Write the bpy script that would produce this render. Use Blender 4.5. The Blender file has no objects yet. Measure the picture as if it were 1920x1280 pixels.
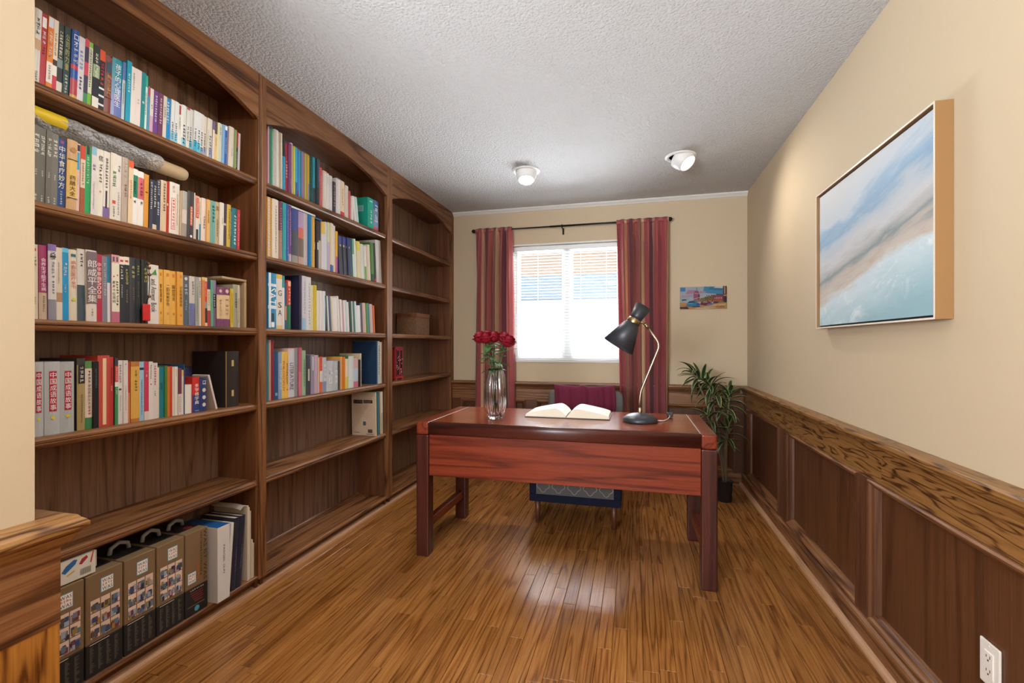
import bpy, bmesh, math, random
from mathutils import Vector, Matrix
R = math.radians
random.seed(11)
SC = bpy.context.scene
COL = SC.collection

# ------------------------------------------------------------------ camera, world, lights, exposure
FPX = 885.0                                     # focal length in pixels of the 1920 px wide frame
cam_d = bpy.data.cameras.new('camera')
cam_d.sensor_width = 36.0
cam_d.lens = FPX / 1920.0 * 36.0
cam_d.shift_y = 4.0 / 1920.0
cam_d.clip_start = 0.02
cam = bpy.data.objects.new('camera', cam_d)
cam.location = (0, 0, 1.17)
cam.rotation_euler = (R(90), 0, math.atan(229.0 / FPX))
COL.objects.link(cam)
SC.camera = cam

SC.view_settings.view_transform = 'Standard'
SC.view_settings.look = 'None'
SC.view_settings.gamma = 1.0
SC.view_settings.use_curve_mapping = False
SC.view_settings.exposure = 0.68
SC.cycles.use_denoising = True
SC.cycles.max_bounces = 10
SC.cycles.transmission_bounces = 10
SC.cycles.diffuse_bounces = 5
SC.cycles.glossy_bounces = 4
SC.cycles.transparent_max_bounces = 12
SC.cycles.caustics_reflective = False
SC.cycles.caustics_refractive = False
SC.cycles.sample_clamp_indirect = 8.0

world = bpy.data.worlds.new('overcast_sky')
SC.world = world
world.use_nodes = True
bg = world.node_tree.nodes['Background']
bg.inputs['Color'].default_value = (0.86, 0.93, 1.0, 1)
bg.inputs['Strength'].default_value = 1.5

def area(name, loc, aim, sx, sy, power, color):
    l = bpy.data.lights.new(name, 'AREA')
    l.shape = 'RECTANGLE'; l.size = sx; l.size_y = sy
    l.energy = power; l.color = color
    o = bpy.data.objects.new(name, l)
    o.location = loc; o.rotation_euler = (Vector(aim) - Vector(loc)).to_track_quat('-Z', 'Y').to_euler()
    COL.objects.link(o)
    return o
# daylight falling through the window behind the desk: from the sky, and thrown up from the bright ground outside
area('window_daylight', (-0.6, 6.1, 3.35), (-0.6, 3.4, 0.9), 1.8, 1.4, 620, (0.90, 0.95, 1.0))
area('ground_daylight', (-0.7, 7.3, 0.15), (-0.6, 4.4, 1.35), 4.5, 1.5, 960, (0.88, 0.94, 1.0))
# the hall behind the camera: two added fill lights, frontal and upward, then its warm ceiling fixture
area('hall_fill_front', (-0.2, -2.9, 1.55), (-0.3, 2.0, 1.6), 2.8, 1.7, 50, (0.88, 0.94, 1.0))  # added soft fill from behind the camera, no window is there
area('hall_fill_up', (-1.05, -0.9, 1.40), (-0.8, 0.0, 2.44), 0.9, 0.9, 104, (0.86, 0.935, 1.0))  # added fill aimed up to brighten the ceiling
area('hall_ceiling_fixture', (-0.35, -0.9, 2.41), (-0.35, -0.9, 0), 0.5, 0.5, 7, (1.0, 0.68, 0.52))

# ------------------------------------------------------------------ helpers
def lin(h):
    if not isinstance(h, str): return tuple(h)
    v = [int(h[i:i + 2], 16) / 255.0 for i in (0, 2, 4)]
    return tuple(c / 12.92 if c <= 0.04045 else ((c + 0.055) / 1.055) ** 2.4 for c in v)

def empty(name, loc=(0, 0, 0), rz=0.0):
    o = bpy.data.objects.new(name, None)
    o.location = loc; o.rotation_euler = (0, 0, rz); o.empty_display_size = 0.05
    COL.objects.link(o)
    return o
def tag(o, label=None, cat=None, group=None, kind=None):
    if label: o['label'] = label
    if cat: o['category'] = cat
    if group: o['group'] = group
    if kind: o['kind'] = kind
    return o
def thing(name, label, cat, loc=(0, 0, 0), rz=0.0, group=None):
    return tag(empty(name, loc, rz), label, cat, group)

class MB:
    """collects shapes, then becomes ONE mesh object"""
    def __init__(s): s.v = []; s.f = []; s.c = []; s.cur = (0.8, 0.8, 0.8); s.sm = []; s.smooth = False
    def col(s, h): s.cur = lin(h); return s
    def face(s, idx):
        s.f.append(tuple(idx)); s.c.append(s.cur); s.sm.append(s.smooth)
    def pts(s, ps):
        n = len(s.v); s.v += [tuple(p) for p in ps]; return n
    def quad(s, a, b, c, d):
        n = s.pts((a, b, c, d)); s.face((n, n + 1, n + 2, n + 3)); return s
    def poly(s, ps):
        n = s.pts(ps); s.face(range(n, n + len(ps))); return s
    def box(s, x0, x1, y0, y1, z0, z1):
        n = s.pts([(x0, y0, z0), (x1, y0, z0), (x1, y1, z0), (x0, y1, z0), (x0, y0, z1), (x1, y0, z1), (x1, y1, z1), (x0, y1, z1)])
        for q in ((0, 3, 2, 1), (4, 5, 6, 7), (0, 1, 5, 4), (1, 2, 6, 5), (2, 3, 7, 6), (3, 0, 4, 7)): s.face([n + i for i in q])
        return s
    def bbox(s, x0, x1, y0, y1, z0, z1, b=0.004, seg=2):
        bm = bmesh.new()
        bmesh.ops.create_cube(bm, size=1.0)
        for v in bm.verts:
            v.co = ((x0 + x1) / 2 + v.co.x * (x1 - x0), (y0 + y1) / 2 + v.co.y * (y1 - y0), (z0 + z1) / 2 + v.co.z * (z1 - z0))
        bmesh.ops.bevel(bm, geom=list(bm.edges), offset=b, segments=seg, profile=0.5, affect='EDGES')
        return s.add_bm(bm)
    def add_bm(s, bm, mat=None):
        bm.verts.index_update()
        n = s.pts([(mat @ v.co) if mat else v.co for v in bm.verts])
        for f in bm.faces: s.face([n + v.index for v in f.verts])
        bm.free(); return s
    def extrude(s, prof, frame, t0, t1, cap=True):
        """closed profile of (a, b); frame(a, b, t) -> point"""
        k = len(prof)
        n = s.pts([frame(a, b, t0) for a, b in prof] + [frame(a, b, t1) for a, b in prof])
        for i in range(k):
            j = (i + 1) % k; s.face((n + i, n + j, n + k + j, n + k + i))
        if cap:
            sm = s.smooth; s.smooth = False
            s.face([n + i for i in reversed(range(k))]); s.face([n + k + i for i in range(k)]); s.smooth = sm
        return s
    def lathe(s, prof, p0=(0, 0, 0), axis=(0, 0, 1), seg=24, wob=None):
        """profile of (radius, t) along axis from p0"""
        ax = Vector(axis).normalized(); p0 = Vector(p0)
        u = ax.orthogonal().normalized(); w = ax.cross(u)
        n = len(s.v)
        for r, t in prof:
            for i in range(seg):
                a = 2 * math.pi * i / seg
                rr = r * (wob(a, t) if wob else 1.0)
                s.v.append(tuple(p0 + ax * t + u * (rr * math.cos(a)) + w * (rr * math.sin(a))))
        for j in range(len(prof) - 1):
            for i in range(seg):
                k = (i + 1) % seg
                s.face((n + j * seg + i, n + j * seg + k, n + (j + 1) * seg + k, n + (j + 1) * seg + i))
        if prof[0][0] > 1e-6: s.face([n + i for i in reversed(range(seg))])
        if prof[-1][0] > 1e-6: s.face([n + (len(prof) - 1) * seg + i for i in range(seg)])
        return s
    def tube(s, path, rad, seg=10, cap=True):
        path = [Vector(p) for p in path]; m = len(path)
        rads = rad if isinstance(rad, (list, tuple)) else [rad] * m
        n = len(s.v); u = None
        for i, p in enumerate(path):
            d = (path[min(i + 1, m - 1)] - path[max(i - 1, 0)]).normalized()
            u = d.orthogonal().normalized() if u is None else (u - d * u.dot(d)).normalized()
            w = d.cross(u)
            for k in range(seg):
                a = 2 * math.pi * k / seg
                s.v.append(tuple(p + u * (rads[i] * math.cos(a)) + w * (rads[i] * math.sin(a))))
        for i in range(m - 1):
            for k in range(seg):
                j = (k + 1) % seg
                s.face((n + i * seg + k, n + i * seg + j, n + (i + 1) * seg + j, n + (i + 1) * seg + k))
        if cap:
            s.face([n + i for i in reversed(range(seg))]); s.face([n + (m - 1) * seg + i for i in range(seg)])
        return s
    def grid(s, fn, nu, nv, closed_u=False):
        n = len(s.v)
        cu = nu if closed_u else nu + 1
        for j in range(nv + 1):
            for i in range(cu): s.v.append(tuple(fn(i / nu, j / nv)))
        for j in range(nv):
            for i in range(nu):
                k = (i + 1) % cu
                s.face((n + j * cu + i, n + j * cu + k, n + (j + 1) * cu + k, n + (j + 1) * cu + i))
        return s
    def mesh(s, name):
        me = bpy.data.meshes.new(name)
        me.from_pydata(s.v, [], s.f)
        at = me.color_attributes.new('Col', 'FLOAT_COLOR', 'CORNER')
        buf = []
        for f, c in zip(s.f, s.c): buf += [c[0], c[1], c[2], 1.0] * len(f)
        at.data.foreach_set('color', buf)
        me.polygons.foreach_set('use_smooth', s.sm)
        me.update()
        return me
    def build(s, name, mat, parent=None, loc=None):
        o = bpy.data.objects.new(name, s.mesh(name))
        o.data.materials.append(M[mat] if isinstance(mat, str) else mat)
        if parent: o.parent = parent
        if loc: o.location = loc
        COL.objects.link(o)
        return o

def clone(o, parent=None):
    c = o.copy(); COL.objects.link(c); c.parent = parent
    for ch in list(o.children): clone(ch, c)
    return c

def struct(name, mb, mat, parent=None):
    o = mb.build(name, mat, parent)
    if not parent: o['kind'] = 'structure'
    return o

# lettering: characters of the built-in font as flat polygons
_tc = bpy.data.curves.new('lettering', 'FONT'); _tc.resolution_u = 2
_to = bpy.data.objects.new('lettering', _tc); COL.objects.link(_to)
_chars = {}
def char(ch):
    if ch not in _chars:
        _tc.body = ch
        bpy.context.view_layer.update()
        me = bpy.data.meshes.new_from_object(_to.evaluated_get(bpy.context.evaluated_depsgraph_get()))
        vs = [v.co.copy() for v in me.vertices]; fs = [tuple(p.vertices) for p in me.polygons]
        bpy.data.meshes.remove(me)
        if vs:
            x0 = min(v.x for v in vs); x1 = max(v.x for v in vs); y0 = min(v.y for v in vs); y1 = max(v.y for v in vs)
        else: x0, x1, y0, y1 = 0, 0.3, 0, 0.7
        _chars[ch] = (vs, fs, x0, x1, y0, y1)
    return _chars[ch]
def put_char(mb, ch, fr, u0, u1, v0, v1):
    """fit a character into the cell u0..u1 x v0..v1 of the plane fr(u, v)"""
    vs, fs, x0, x1, y0, y1 = char(ch)
    if not vs: return
    sx = (u1 - u0) / max(x1 - x0, 1e-6); sy = (v1 - v0) / max(y1 - y0, 1e-6)
    n = mb.pts([fr(u0 + (v.x - x0) * sx, v0 + (v.y - y0) * sy) for v in vs])
    for f in fs: mb.face([n + i for i in f])
def put_line(mb, text, fr, u0, u1, v0, v1):
    """a horizontal line of Latin text fitted into the cell"""
    adv = []; tot = 0.0
    for ch in text:
        vs, fs, x0, x1, y0, y1 = char(ch)
        w = (x1 - x0) if vs else 0.28
        adv.append((tot, w)); tot += w + 0.07
    tot -= 0.07; k = (u1 - u0) / tot
    for ch, (a, w) in zip(text, adv):
        vs, fs, x0, x1, y0, y1 = char(ch)
        if not vs: continue
        n = mb.pts([fr(u0 + (a + v.x - x0) * k, v0 + (v.y / 0.73) * (v1 - v0)) for v in vs])
        for f in fs: mb.face([n + i for i in f])
def put_marks(mb, fr, u0, u1, v0, v1, rnd):
    """print too small to read: one block of short strokes in the cell"""
    du = u1 - u0; dv = v1 - v0; t = min(du, dv) * 0.13
    for _ in range(3):
        a = v0 + dv * rnd.uniform(0.05, 0.9); b = u0 + du * rnd.uniform(0, 0.25); c = u1 - du * rnd.uniform(0, 0.25)
        mb.poly([fr(b, a), fr(c, a), fr(c, a + t), fr(b, a + t)])
    for _ in range(2):
        a = u0 + du * rnd.uniform(0.1, 0.85); b = v0 + dv * rnd.uniform(0, 0.4); c = v1 - dv * rnd.uniform(0, 0.3)
        mb.poly([fr(a, b), fr(a + t, b), fr(a + t, c), fr(a, c)])
def put_disc(mb, fr, cu, cv, r, n=14):
    mb.poly([fr(cu + r * math.cos(2 * math.pi * i / n), cv + r * math.sin(2 * math.pi * i / n)) for i in range(n)])
def rect(mb, fr, u0, u1, v0, v1):
    mb.poly([fr(u0, v0), fr(u1, v0), fr(u1, v1), fr(u0, v1)])

# ------------------------------------------------------------------ materials
M = {}
class NT:
    def __init__(s, name):
        m = bpy.data.materials.new(name); m.use_nodes = True; M[name] = m
        s.m = m; s.t = m.node_tree; s.n = s.t.nodes; s.l = s.t.links
        s.b = s.n['Principled BSDF']
    def new(s, t, **kw):
        n = s.n.new(t)
        for k, v in kw.items(): setattr(n, k, v)
        return n
    def set(s, **kw):
        for k, v in kw.items():
            i = s.b.inputs[k.replace('_', ' ')]
            i.default_value = (*v, 1.0) if isinstance(v, tuple) and len(v) == 3 and i.type == 'RGBA' else v
        return s
    def link(s, a, b): s.l.new(a, b)
    def math(s, op, a, b=None, c=None):
        n = s.new('ShaderNodeMath', operation=op)
        for i, x in enumerate((a, b, c)):
            if x is None: continue
            if isinstance(x, (int, float)): n.inputs[i].default_value = x
            else: s.link(x, n.inputs[i])
        return n.outputs[0]
    def mapping(s, src, scale=(1, 1, 1), loc=(0, 0, 0)):
        n = s.new('ShaderNodeMapping'); n.inputs['Scale'].default_value = scale; n.inputs['Location'].default_value = loc
        s.link(src, n.inputs['Vector']); return n.outputs[0]
    def noise(s, vec, scale=5.0, detail=3.0, rough=0.5, dist=0.0):
        n = s.new('ShaderNodeTexNoise'); n.inputs['Scale'].default_value = scale; n.inputs['Detail'].default_value = detail
        n.inputs['Roughness'].default_value = rough; n.inputs['Distortion'].default_value = dist
        s.link(vec, n.inputs['Vector']); return n.outputs[0]
    def ramp(s, fac, stops, interp='LINEAR'):
        n = s.new('ShaderNodeValToRGB'); n.color_ramp.interpolation = interp
        e = n.color_ramp.elements
        while len(e) < len(stops): e.new(0.5)
        for x, (p, c) in zip(e, stops):
            x.position = p; c = lin(c); x.color = (*c, 1)
        s.link(fac, n.inputs[0]); return n.outputs[0]
    def mix(s, fac, a, b, mode='MIX'):
        n = s.new('ShaderNodeMix', data_type='RGBA', blend_type=mode)
        for i, x in ((0, fac), (6, a), (7, b)):
            if isinstance(x, (int, float)): n.inputs[i].default_value = x
            elif isinstance(x, (tuple, str)): n.inputs[i].default_value = (*lin(x), 1)
            else: s.link(x, n.inputs[i])
        return n.outputs[2]
    def bump(s, h, strength=0.3, dist=0.002):
        n = s.new('ShaderNodeBump'); n.inputs['Strength'].default_value = strength; n.inputs['Distance'].default_value = dist
        s.link(h, n.inputs['Height']); s.link(n.outputs[0], s.b.inputs['Normal'])

def plain(name, color, rough=0.5, metal=0.0, spec=0.5, **kw):
    k = NT(name); k.set(Base_Color=lin(color), Roughness=rough, Metallic=metal); k.b.inputs['Specular IOR Level'].default_value = spec
    for a, v in kw.items(): k.b.inputs[a.replace('_', ' ')].default_value = v
    return k

def wood(name, axis, dark, mid, light, ring=1.0, along=0.45, warp=9.0, rough=0.36, pore=1.0, vary=0.25, coat=0.0, line=0.45, spec=0.42):
    """stained wood, grain along axis (0 x, 1 y, 2 z); growth rings are contour lines of a stretched noise field"""
    k = NT(name)
    tc = k.new('ShaderNodeTexCoord'); oi = k.new('ShaderNodeObjectInfo')
    off = k.new('ShaderNodeVectorMath', operation='MULTIPLY_ADD')
    cmb = k.new('ShaderNodeCombineXYZ')
    for i in range(3): k.link(oi.outputs['Random'], cmb.inputs[i])
    k.link(cmb.outputs[0], off.inputs[0]); off.inputs[1].default_value = (13.7, 29.3, 47.1); k.link(tc.outputs['Object'], off.inputs[2])
    P = off.outputs[0]
    s1 = [7.5, 7.5, 7.5]; s1[axis] = along
    s2 = [70, 70, 70]; s2[axis] = 1.1
    s3 = [190, 190, 190]; s3[axis] = 6.0
    n1 = k.noise(k.mapping(P, [a * ring for a in s1]), 1.0, 1.5, 0.45)
    n2 = k.noise(k.mapping(P, s2), 1.0, 2.0, 0.6)
    n3 = k.noise(k.mapping(P, s3), 1.0, 2.0, 0.6)
    ph = k.math('ADD', k.math('MULTIPLY', n1, warp * 6.283), k.math('MULTIPLY', n2, 2.2))
    w = k.math('MULTIPLY_ADD', k.math('SINE', ph), 0.5, 0.5)
    w = k.math('POWER', w, 3.6)                       # narrow dark late-wood lines
    v = k.math('MULTIPLY_ADD', w, -line, k.math('MULTIPLY_ADD', n3, 0.95 * pore, 0.155 + 0.475 * (1 - pore)))
    v = k.math('ADD', v, k.math('MULTIPLY_ADD', n2, 0.44, -0.22))
    c = k.ramp(v, [(0.05, dark), (0.45, mid), (0.95, light)])
    hsv = k.new('ShaderNodeHueSaturation'); k.link(c, hsv.inputs['Color'])
    k.link(k.math('MULTIPLY_ADD', oi.outputs['Random'], 2 * vary, 1 - vary), hsv.inputs['Value'])
    k.link(hsv.outputs[0], k.b.inputs['Base Color'])
    k.link(k.math('MULTIPLY_ADD', n3, -0.14, rough + 0.07), k.b.inputs['Roughness'])
    k.bump(v, 0.16, 0.0012)
    k.b.inputs['Specular IOR Level'].default_value = spec
    k.b.inputs['Coat Weight'].default_value = coat; k.b.inputs['Coat Roughness'].default_value = 0.16
    return k

OAK = ('3A1E0D', '734929', '986C46')
for i, a in enumerate('xyz'):
    wood('oak_' + a, i, *OAK, rough=0.42, vary=0.10)
    wood('oakpanel_' + a, i, '402414', '633E27', '7A5033', warp=4.0, ring=1.3, rough=0.36, vary=0.07, pore=0.8, line=.30)
    wood('wainpanel_' + a, i, '381F11', '55331E', '694227', warp=4.0, ring=1.3, rough=0.36, vary=0.07, pore=0.8, line=.30)
    wood('walnutback_' + a, i, '443228', '785A46', '90705C', warp=5.0, ring=1.8, rough=0.40, vary=0.08, line=.35)
    wood('sapele_' + a, i, '4A1A0E', '6E2C18', '843A22', warp=2.2, ring=2.2, rough=0.30, vary=0.03, pore=0.9, spec=.3)
    wood('sapeledark_' + a, i, '2E130E', '431D15', '51271D', warp=1.8, ring=2.2, rough=0.30, vary=0.03)
wood('frieze_y', 1, '3A1F0C', '845A30', 'A0743F', along=0.9, warp=6.0, ring=3.6, rough=0.34, vary=0.05, line=.5)
wood('frieze_x', 0, '3A1F0C', '845A30', 'A0743F', along=0.9, warp=6.0, ring=3.6, rough=0.34, vary=0.05, line=.5)
wood('oak_floor', 1, '5A3414', '8A5728', 'A8763E', along=.32, warp=9.0, ring=2.0, rough=0.24, vary=0.15, coat=0.0, line=.38, spec=.5)
wood('desktop', 0, '602814', '854024', '9C5230', warp=2.0, ring=2.2, rough=0.18, vary=0.02, spec=.5)

def paint(name, color, rough=0.75, bs=0.05):
    k = plain(name, color, rough, spec=0.25)
    tc = k.new('ShaderNodeTexCoord')
    k.bump(k.noise(tc.outputs['Object'], 260.0, 3.0), bs, 0.002)
    return k
paint('wall_paint', 'C7B497')
paint('trim_white', 'DCDAD4', 0.45, 0.02)
k = plain('popcorn', 'F3F2F0', 0.92, spec=0.1)
tc = k.new('ShaderNodeTexCoord')
vo = k.new('ShaderNodeTexVoronoi'); vo.inputs['Scale'].default_value = 72.0
k.link(tc.outputs['Object'], vo.inputs['Vector'])
hh = k.math('ADD', k.math('MULTIPLY', vo.outputs['Distance'], -1.0), k.math('MULTIPLY', k.noise(tc.outputs['Object'], 125.0, 4.0, 0.65), 1.5))
k.bump(hh, 1.0, 0.020)

k = NT('print')                                   # printed paper, card and cloth: colour comes with the mesh
ca = k.new('ShaderNodeVertexColor'); ca.layer_name = 'Col'
k.link(ca.outputs['Color'], k.b.inputs['Base Color']); k.set(Roughness=0.42)
k = NT('print_matte')
ca = k.new('ShaderNodeVertexColor'); ca.layer_name = 'Col'
k.link(ca.outputs['Color'], k.b.inputs['Base Color']); k.set(Roughness=0.75)
k = plain('paper', 'DDD3BF', 0.85, spec=0.2)
tc = k.new('ShaderNodeTexCoord')
k.link(k.mix(k.noise(k.mapping(tc.outputs['Object'], (3, 900, 3)), 1.0, 1.0), 'CFC4AE', 'E6DECD'), k.b.inputs['Base Color'])
plain('page_white', 'EFECE4', 0.8, spec=0.2)
plain('black_metal', '1D1D20', 0.38, 0.3)
plain('shade_black', '2A2C31', 0.42)
plain('shade_inside', 'C8C0B0', 0.5)
plain('brass', 'BBAA90', 0.3, 1.0)
plain('brass_dark', '97805E', 0.32, 1.0)
plain('iron', '1B1918', 0.5, 0.6)
plain('white_plastic', 'E6E1D9', 0.4)
plain('black_slot', '1A1714', 0.7)
plain('vinyl_white', 'E8E9E8', 0.4)
plain('gold_frame', '9A744A', 0.42, 0.2)
plain('frame_edge', 'E0D8CA', 0.35, 0.1)
plain('black_gap', '15140F', 0.7)
plain('pot_black', '1A1B1D', 0.5)
plain('soil', '2A2018', 0.95)
plain('bark', '6A5C48', 0.9)
plain('cord_black', '16161A', 0.5)
plain('clear_cord', 'C8C4BC', 0.35)
plain('navy_fabric', '15182A', 0.85, spec=0.2)
plain('grey_fabric', '5A5654', 0.85, spec=0.2)
plain('pale_fabric', '9A948E', 0.85, spec=0.2)
plain('chair_wood', '5A3320', 0.4)
plain('handle_plastic', 'A9AEB2', 0.35)
plain('stem_green', '3E5A30', 0.6)
plain('red_lacquer', 'B0323C', 0.28)
plain('lacquer_black', '1A1420', 0.25)
plain('inlay', 'C9C2B4', 0.4)
plain('leather', '7A4A2A', 0.5)
plain('cardboard', 'B79E7C', 0.8)
plain('red_charm', 'C8282A', 0.5)
plain('lamp_trim', 'E4E3DF', 0.45)
k = NT('lamp_lens'); k.set(Base_Color=(1, 1, 1)); k.b.inputs['Emission Color'].default_value = (1, 0.95, 0.86, 1); k.b.inputs['Emission Strength'].default_value = 4.0

k = plain('throw_cloth', '5E1F33', 0.9, spec=0.15)
tc = k.new('ShaderNodeTexCoord'); k.bump(k.noise(tc.outputs['Object'], 420.0, 2.0), 0.3, 0.002)
k = plain('wicker', '8A6446', 0.6)
tc = k.new('ShaderNodeTexCoord')
k.link(k.mix(k.noise(tc.outputs['Object'], 60.0, 2.0), '5A3A26', 'A07A58'), k.b.inputs['Base Color'])
k = plain('petal', '9E1028', 0.55, spec=0.3); k.b.inputs['Sheen Weight'].default_value = 0.0
tc = k.new('ShaderNodeTexCoord')
k.link(k.mix(k.noise(tc.outputs['Object'], 30.0, 2.0), '5C0414', '8E0A20'), k.b.inputs['Base Color'])
k = plain('rose_leaf', '3E6A38', 0.5)
tc = k.new('ShaderNodeTexCoord')
k.link(k.mix(k.noise(tc.outputs['Object'], 24.0, 2.0), '2C5230', '5C8A48'), k.b.inputs['Base Color'])
k = NT('dracaena_leaf')                            # dark leaf with pale green margins, from the mesh
ca = k.new('ShaderNodeVertexColor'); ca.layer_name = 'Col'
k.link(ca.outputs['Color'], k.b.inputs['Base Color']); k.set(Roughness=0.42)

k = NT('vase_glass'); k.set(Base_Color=(0.97, 0.985, 0.985), Roughness=0.09, IOR=1.5, Transmission_Weight=1.0)
k = NT('water'); k.set(Base_Color=(0.97, 0.99, 0.99), Roughness=0.0, IOR=1.33, Transmission_Weight=1.0)

k = NT('window_glass')                             # thin pane: mostly passes light, mirrors a little
tr = k.new('ShaderNodeBsdfTransparent'); gl = k.new('ShaderNodeBsdfGlossy'); gl.inputs['Roughness'].default_value = 0.02
fr = k.new('ShaderNodeFresnel'); fr.inputs['IOR'].default_value = 1.25
mx = k.new('ShaderNodeMixShader'); k.link(fr.outputs[0], mx.inputs[0]); k.link(tr.outputs[0], mx.inputs[1]); k.link(gl.outputs[0], mx.inputs[2])
k.link(mx.outputs[0], k.n['Material Output'].inputs['Surface'])
k = NT('blind_slat')                               # white vinyl that lets some daylight through
tl = k.new('ShaderNodeBsdfTranslucent'); tl.inputs['Color'].default_value = (0.86, 0.87, 0.87, 1)
k.set(Base_Color=(0.66, 0.66, 0.65), Roughness=0.5)
mx = k.new('ShaderNodeMixShader'); mx.inputs[0].default_value = 0.10
k.link(k.b.outputs[0], mx.inputs[1]); k.link(tl.outputs[0], mx.inputs[2]); k.link(mx.outputs[0], k.n['Material Output'].inputs['Surface'])
k = NT('clear_wrap')                               # bubble wrap film
k.set(Base_Color=(0.86, 0.88, 0.91), Roughness=0.07); k.b.inputs['Specular IOR Level'].default_value = 0.9
tc = k.new('ShaderNodeTexCoord'); vo = k.new('ShaderNodeTexVoronoi'); vo.inputs['Scale'].default_value = 120.0
k.link(tc.outputs['Object'], vo.inputs['Vector'])
k.bump(k.math('ADD', k.math('MULTIPLY', vo.outputs['Distance'], -1.0), k.noise(tc.outputs['Object'], 70.0, 3.0)), 1.0, 0.014)
tr = k.new('ShaderNodeBsdfTransparent'); mx = k.new('ShaderNodeMixShader'); mx.inputs[0].default_value = 0.50
k.link(k.b.outputs[0], mx.inputs[1]); k.link(tr.outputs[0], mx.inputs[2]); k.link(mx.outputs[0], k.n['Material Output'].inputs['Surface'])

# striped curtain cloth: stripes run along the cloth's own width (uv.x)
STR = [('C66C6E', 3), ('E6C49E', 1.1), ('C66C6E', 1.0), ('845058', 1.2), ('CC7C70', 2.6), ('A2786A', 1.0), ('E8C8A2', 1.0), ('C46A6E', 2.2), ('88545E', 1.2), ('D49C86', 1.0), ('C66C6E', 2.0)]
def curtain_mat(name, rep):
    k = NT(name)
    uv = k.new('ShaderNodeUVMap'); uv.uv_map = 'UVMap'
    sep = k.new('ShaderNodeSeparateXYZ'); k.link(uv.outputs[0], sep.inputs[0])
    tot = sum(w for _, w in STR); acc = 0; stops = []
    for c, w in STR: stops.append((acc / tot, c)); acc += w
    f = k.math('FRACT', k.math('MULTIPLY', sep.outputs[0], rep))
    col = k.ramp(f, stops, 'CONSTANT')
    tc = k.new('ShaderNodeTexCoord')
    n = k.noise(k.mapping(tc.outputs['Object'], (900, 900, 12)), 1.0, 2.0)
    col = k.mix(0.25, col, k.mix(n, '5A2A2A', 'A07060'), 'SOFT_LIGHT')
    k.link(col, k.b.inputs['Base Color']); k.set(Roughness=0.62); k.b.inputs['Sheen Weight'].default_value = 0.2
    tl = k.new('ShaderNodeBsdfTranslucent'); k.link(col, tl.inputs['Color'])
    mx = k.new('ShaderNodeMixShader'); mx.inputs[0].default_value = 0.42
    k.link(k.b.outputs[0], mx.inputs[1]); k.link(tl.outputs[0], mx.inputs[2]); k.link(mx.outputs[0], k.n['Material Output'].inputs['Surface'])
curtain_mat('curtain_a', 1.0); curtain_mat('curtain_b', 1.2)

# abstract seascape on the big canvas: slanting streaks of white, blue, grey and sand
k = NT('seascape')
tc = k.new('ShaderNodeTexCoord'); sep = k.new('ShaderNodeSeparateXYZ'); k.link(tc.outputs['Object'], sep.inputs[0])
Y, Z = sep.outputs[1], sep.outputs[2]              # Y runs 0..0.95 away from the camera, Z 0..0.65 up
sl = k.math('ADD', Z, k.math('MULTIPLY', k.math('SUBTRACT', Y, 0.475), 0.16))
cb = k.new('ShaderNodeCombineXYZ'); k.link(Y, cb.inputs[1]); k.link(sl, cb.inputs[2])
n1 = k.noise(k.mapping(cb.outputs[0], (1, 2.2, 9.0)), 1.0, 4.0, 0.55, 0.6)
n2 = k.noise(k.mapping(cb.outputs[0], (1, 6.0, 40.0), (3, 1, 7)), 1.0, 4.0, 0.6, 0.4)
n3 = k.noise(k.mapping(cb.outputs[0], (1, 9.0, 14.0), (8, 2, 1)), 1.0, 5.0, 0.7, 0.8)
f = k.math('ADD', k.math('DIVIDE', sl, 0.65), k.math('MULTIPLY_ADD', n1, 0.30, -0.15))
f = k.math('ADD', f, k.math('MULTIPLY_ADD', n2, 0.07, -0.035))
base = k.ramp(f, [(0.02, '8FB2BC'), (0.16, 'A9C3CB'), (0.27, 'C2D2D7'), (0.33, 'BDB3A6'), (0.39, 'AFA69C'), (0.43, '7C898C'), (0.47, 'A5A5A2'), (0.56, 'BFC0C2'), (0.64, 'AEB9C2'), (0.70, '86A4BE'), (0.75, '93AEC4'), (0.82, 'BCC5CD'), (1.0, 'C6C8C9')])
foam = k.math('MULTIPLY', k.ramp(n3, [(0.52, (0, 0, 0)), (0.68, (1, 1, 1))]), k.ramp(f, [(0.0, (0, 0, 0)), (0.12, (0.5, 0.5, 0.5)), (0.2, (0.9, 0.9, 0.9)), (0.34, (0, 0, 0))]))
base = k.mix(foam, base, 'E2E6E6')
warm = k.math('MULTIPLY', k.ramp(n2, [(0.55, (0, 0, 0)), (0.72, (1, 1, 1))]), k.ramp(f, [(0.30, (0, 0, 0)), (0.36, (1, 1, 1)), (0.42, (0, 0, 0))]))
base = k.mix(warm, base, 'B99A84')
k.link(base, k.b.inputs['Base Color']); k.set(Roughness=0.6)
k.bump(k.noise(tc.outputs['Object'], 300.0, 2.0), 0.12, 0.001)

k = plain('neighbour_brick', 'B07A62', 0.9)
tc = k.new('ShaderNodeTexCoord')
k.link(k.mix(k.noise(tc.outputs['Object'], 3.0, 2.0), '86705F', '9A8574'), k.b.inputs['Base Color'])
plain('siding_white', 'D9DDE0', 0.7)
plain('far_glass', '6E7E8E', 0.3)
plain('lawn', '9AA08E', 0.95)
# ------------------------------------------------------------------ room shell
XL, XR, D, H = -1.705, 0.917, 4.32, 2.44
WX0, WX1, WZ0, WZ1 = -1.125, -0.085, 1.0, 2.10      # window opening
mb = MB().box(-2.30, 1.06, -3.12, 4.46, -0.10, -0.016)
floor = struct('floor', mb, 'oak_floor')
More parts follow.
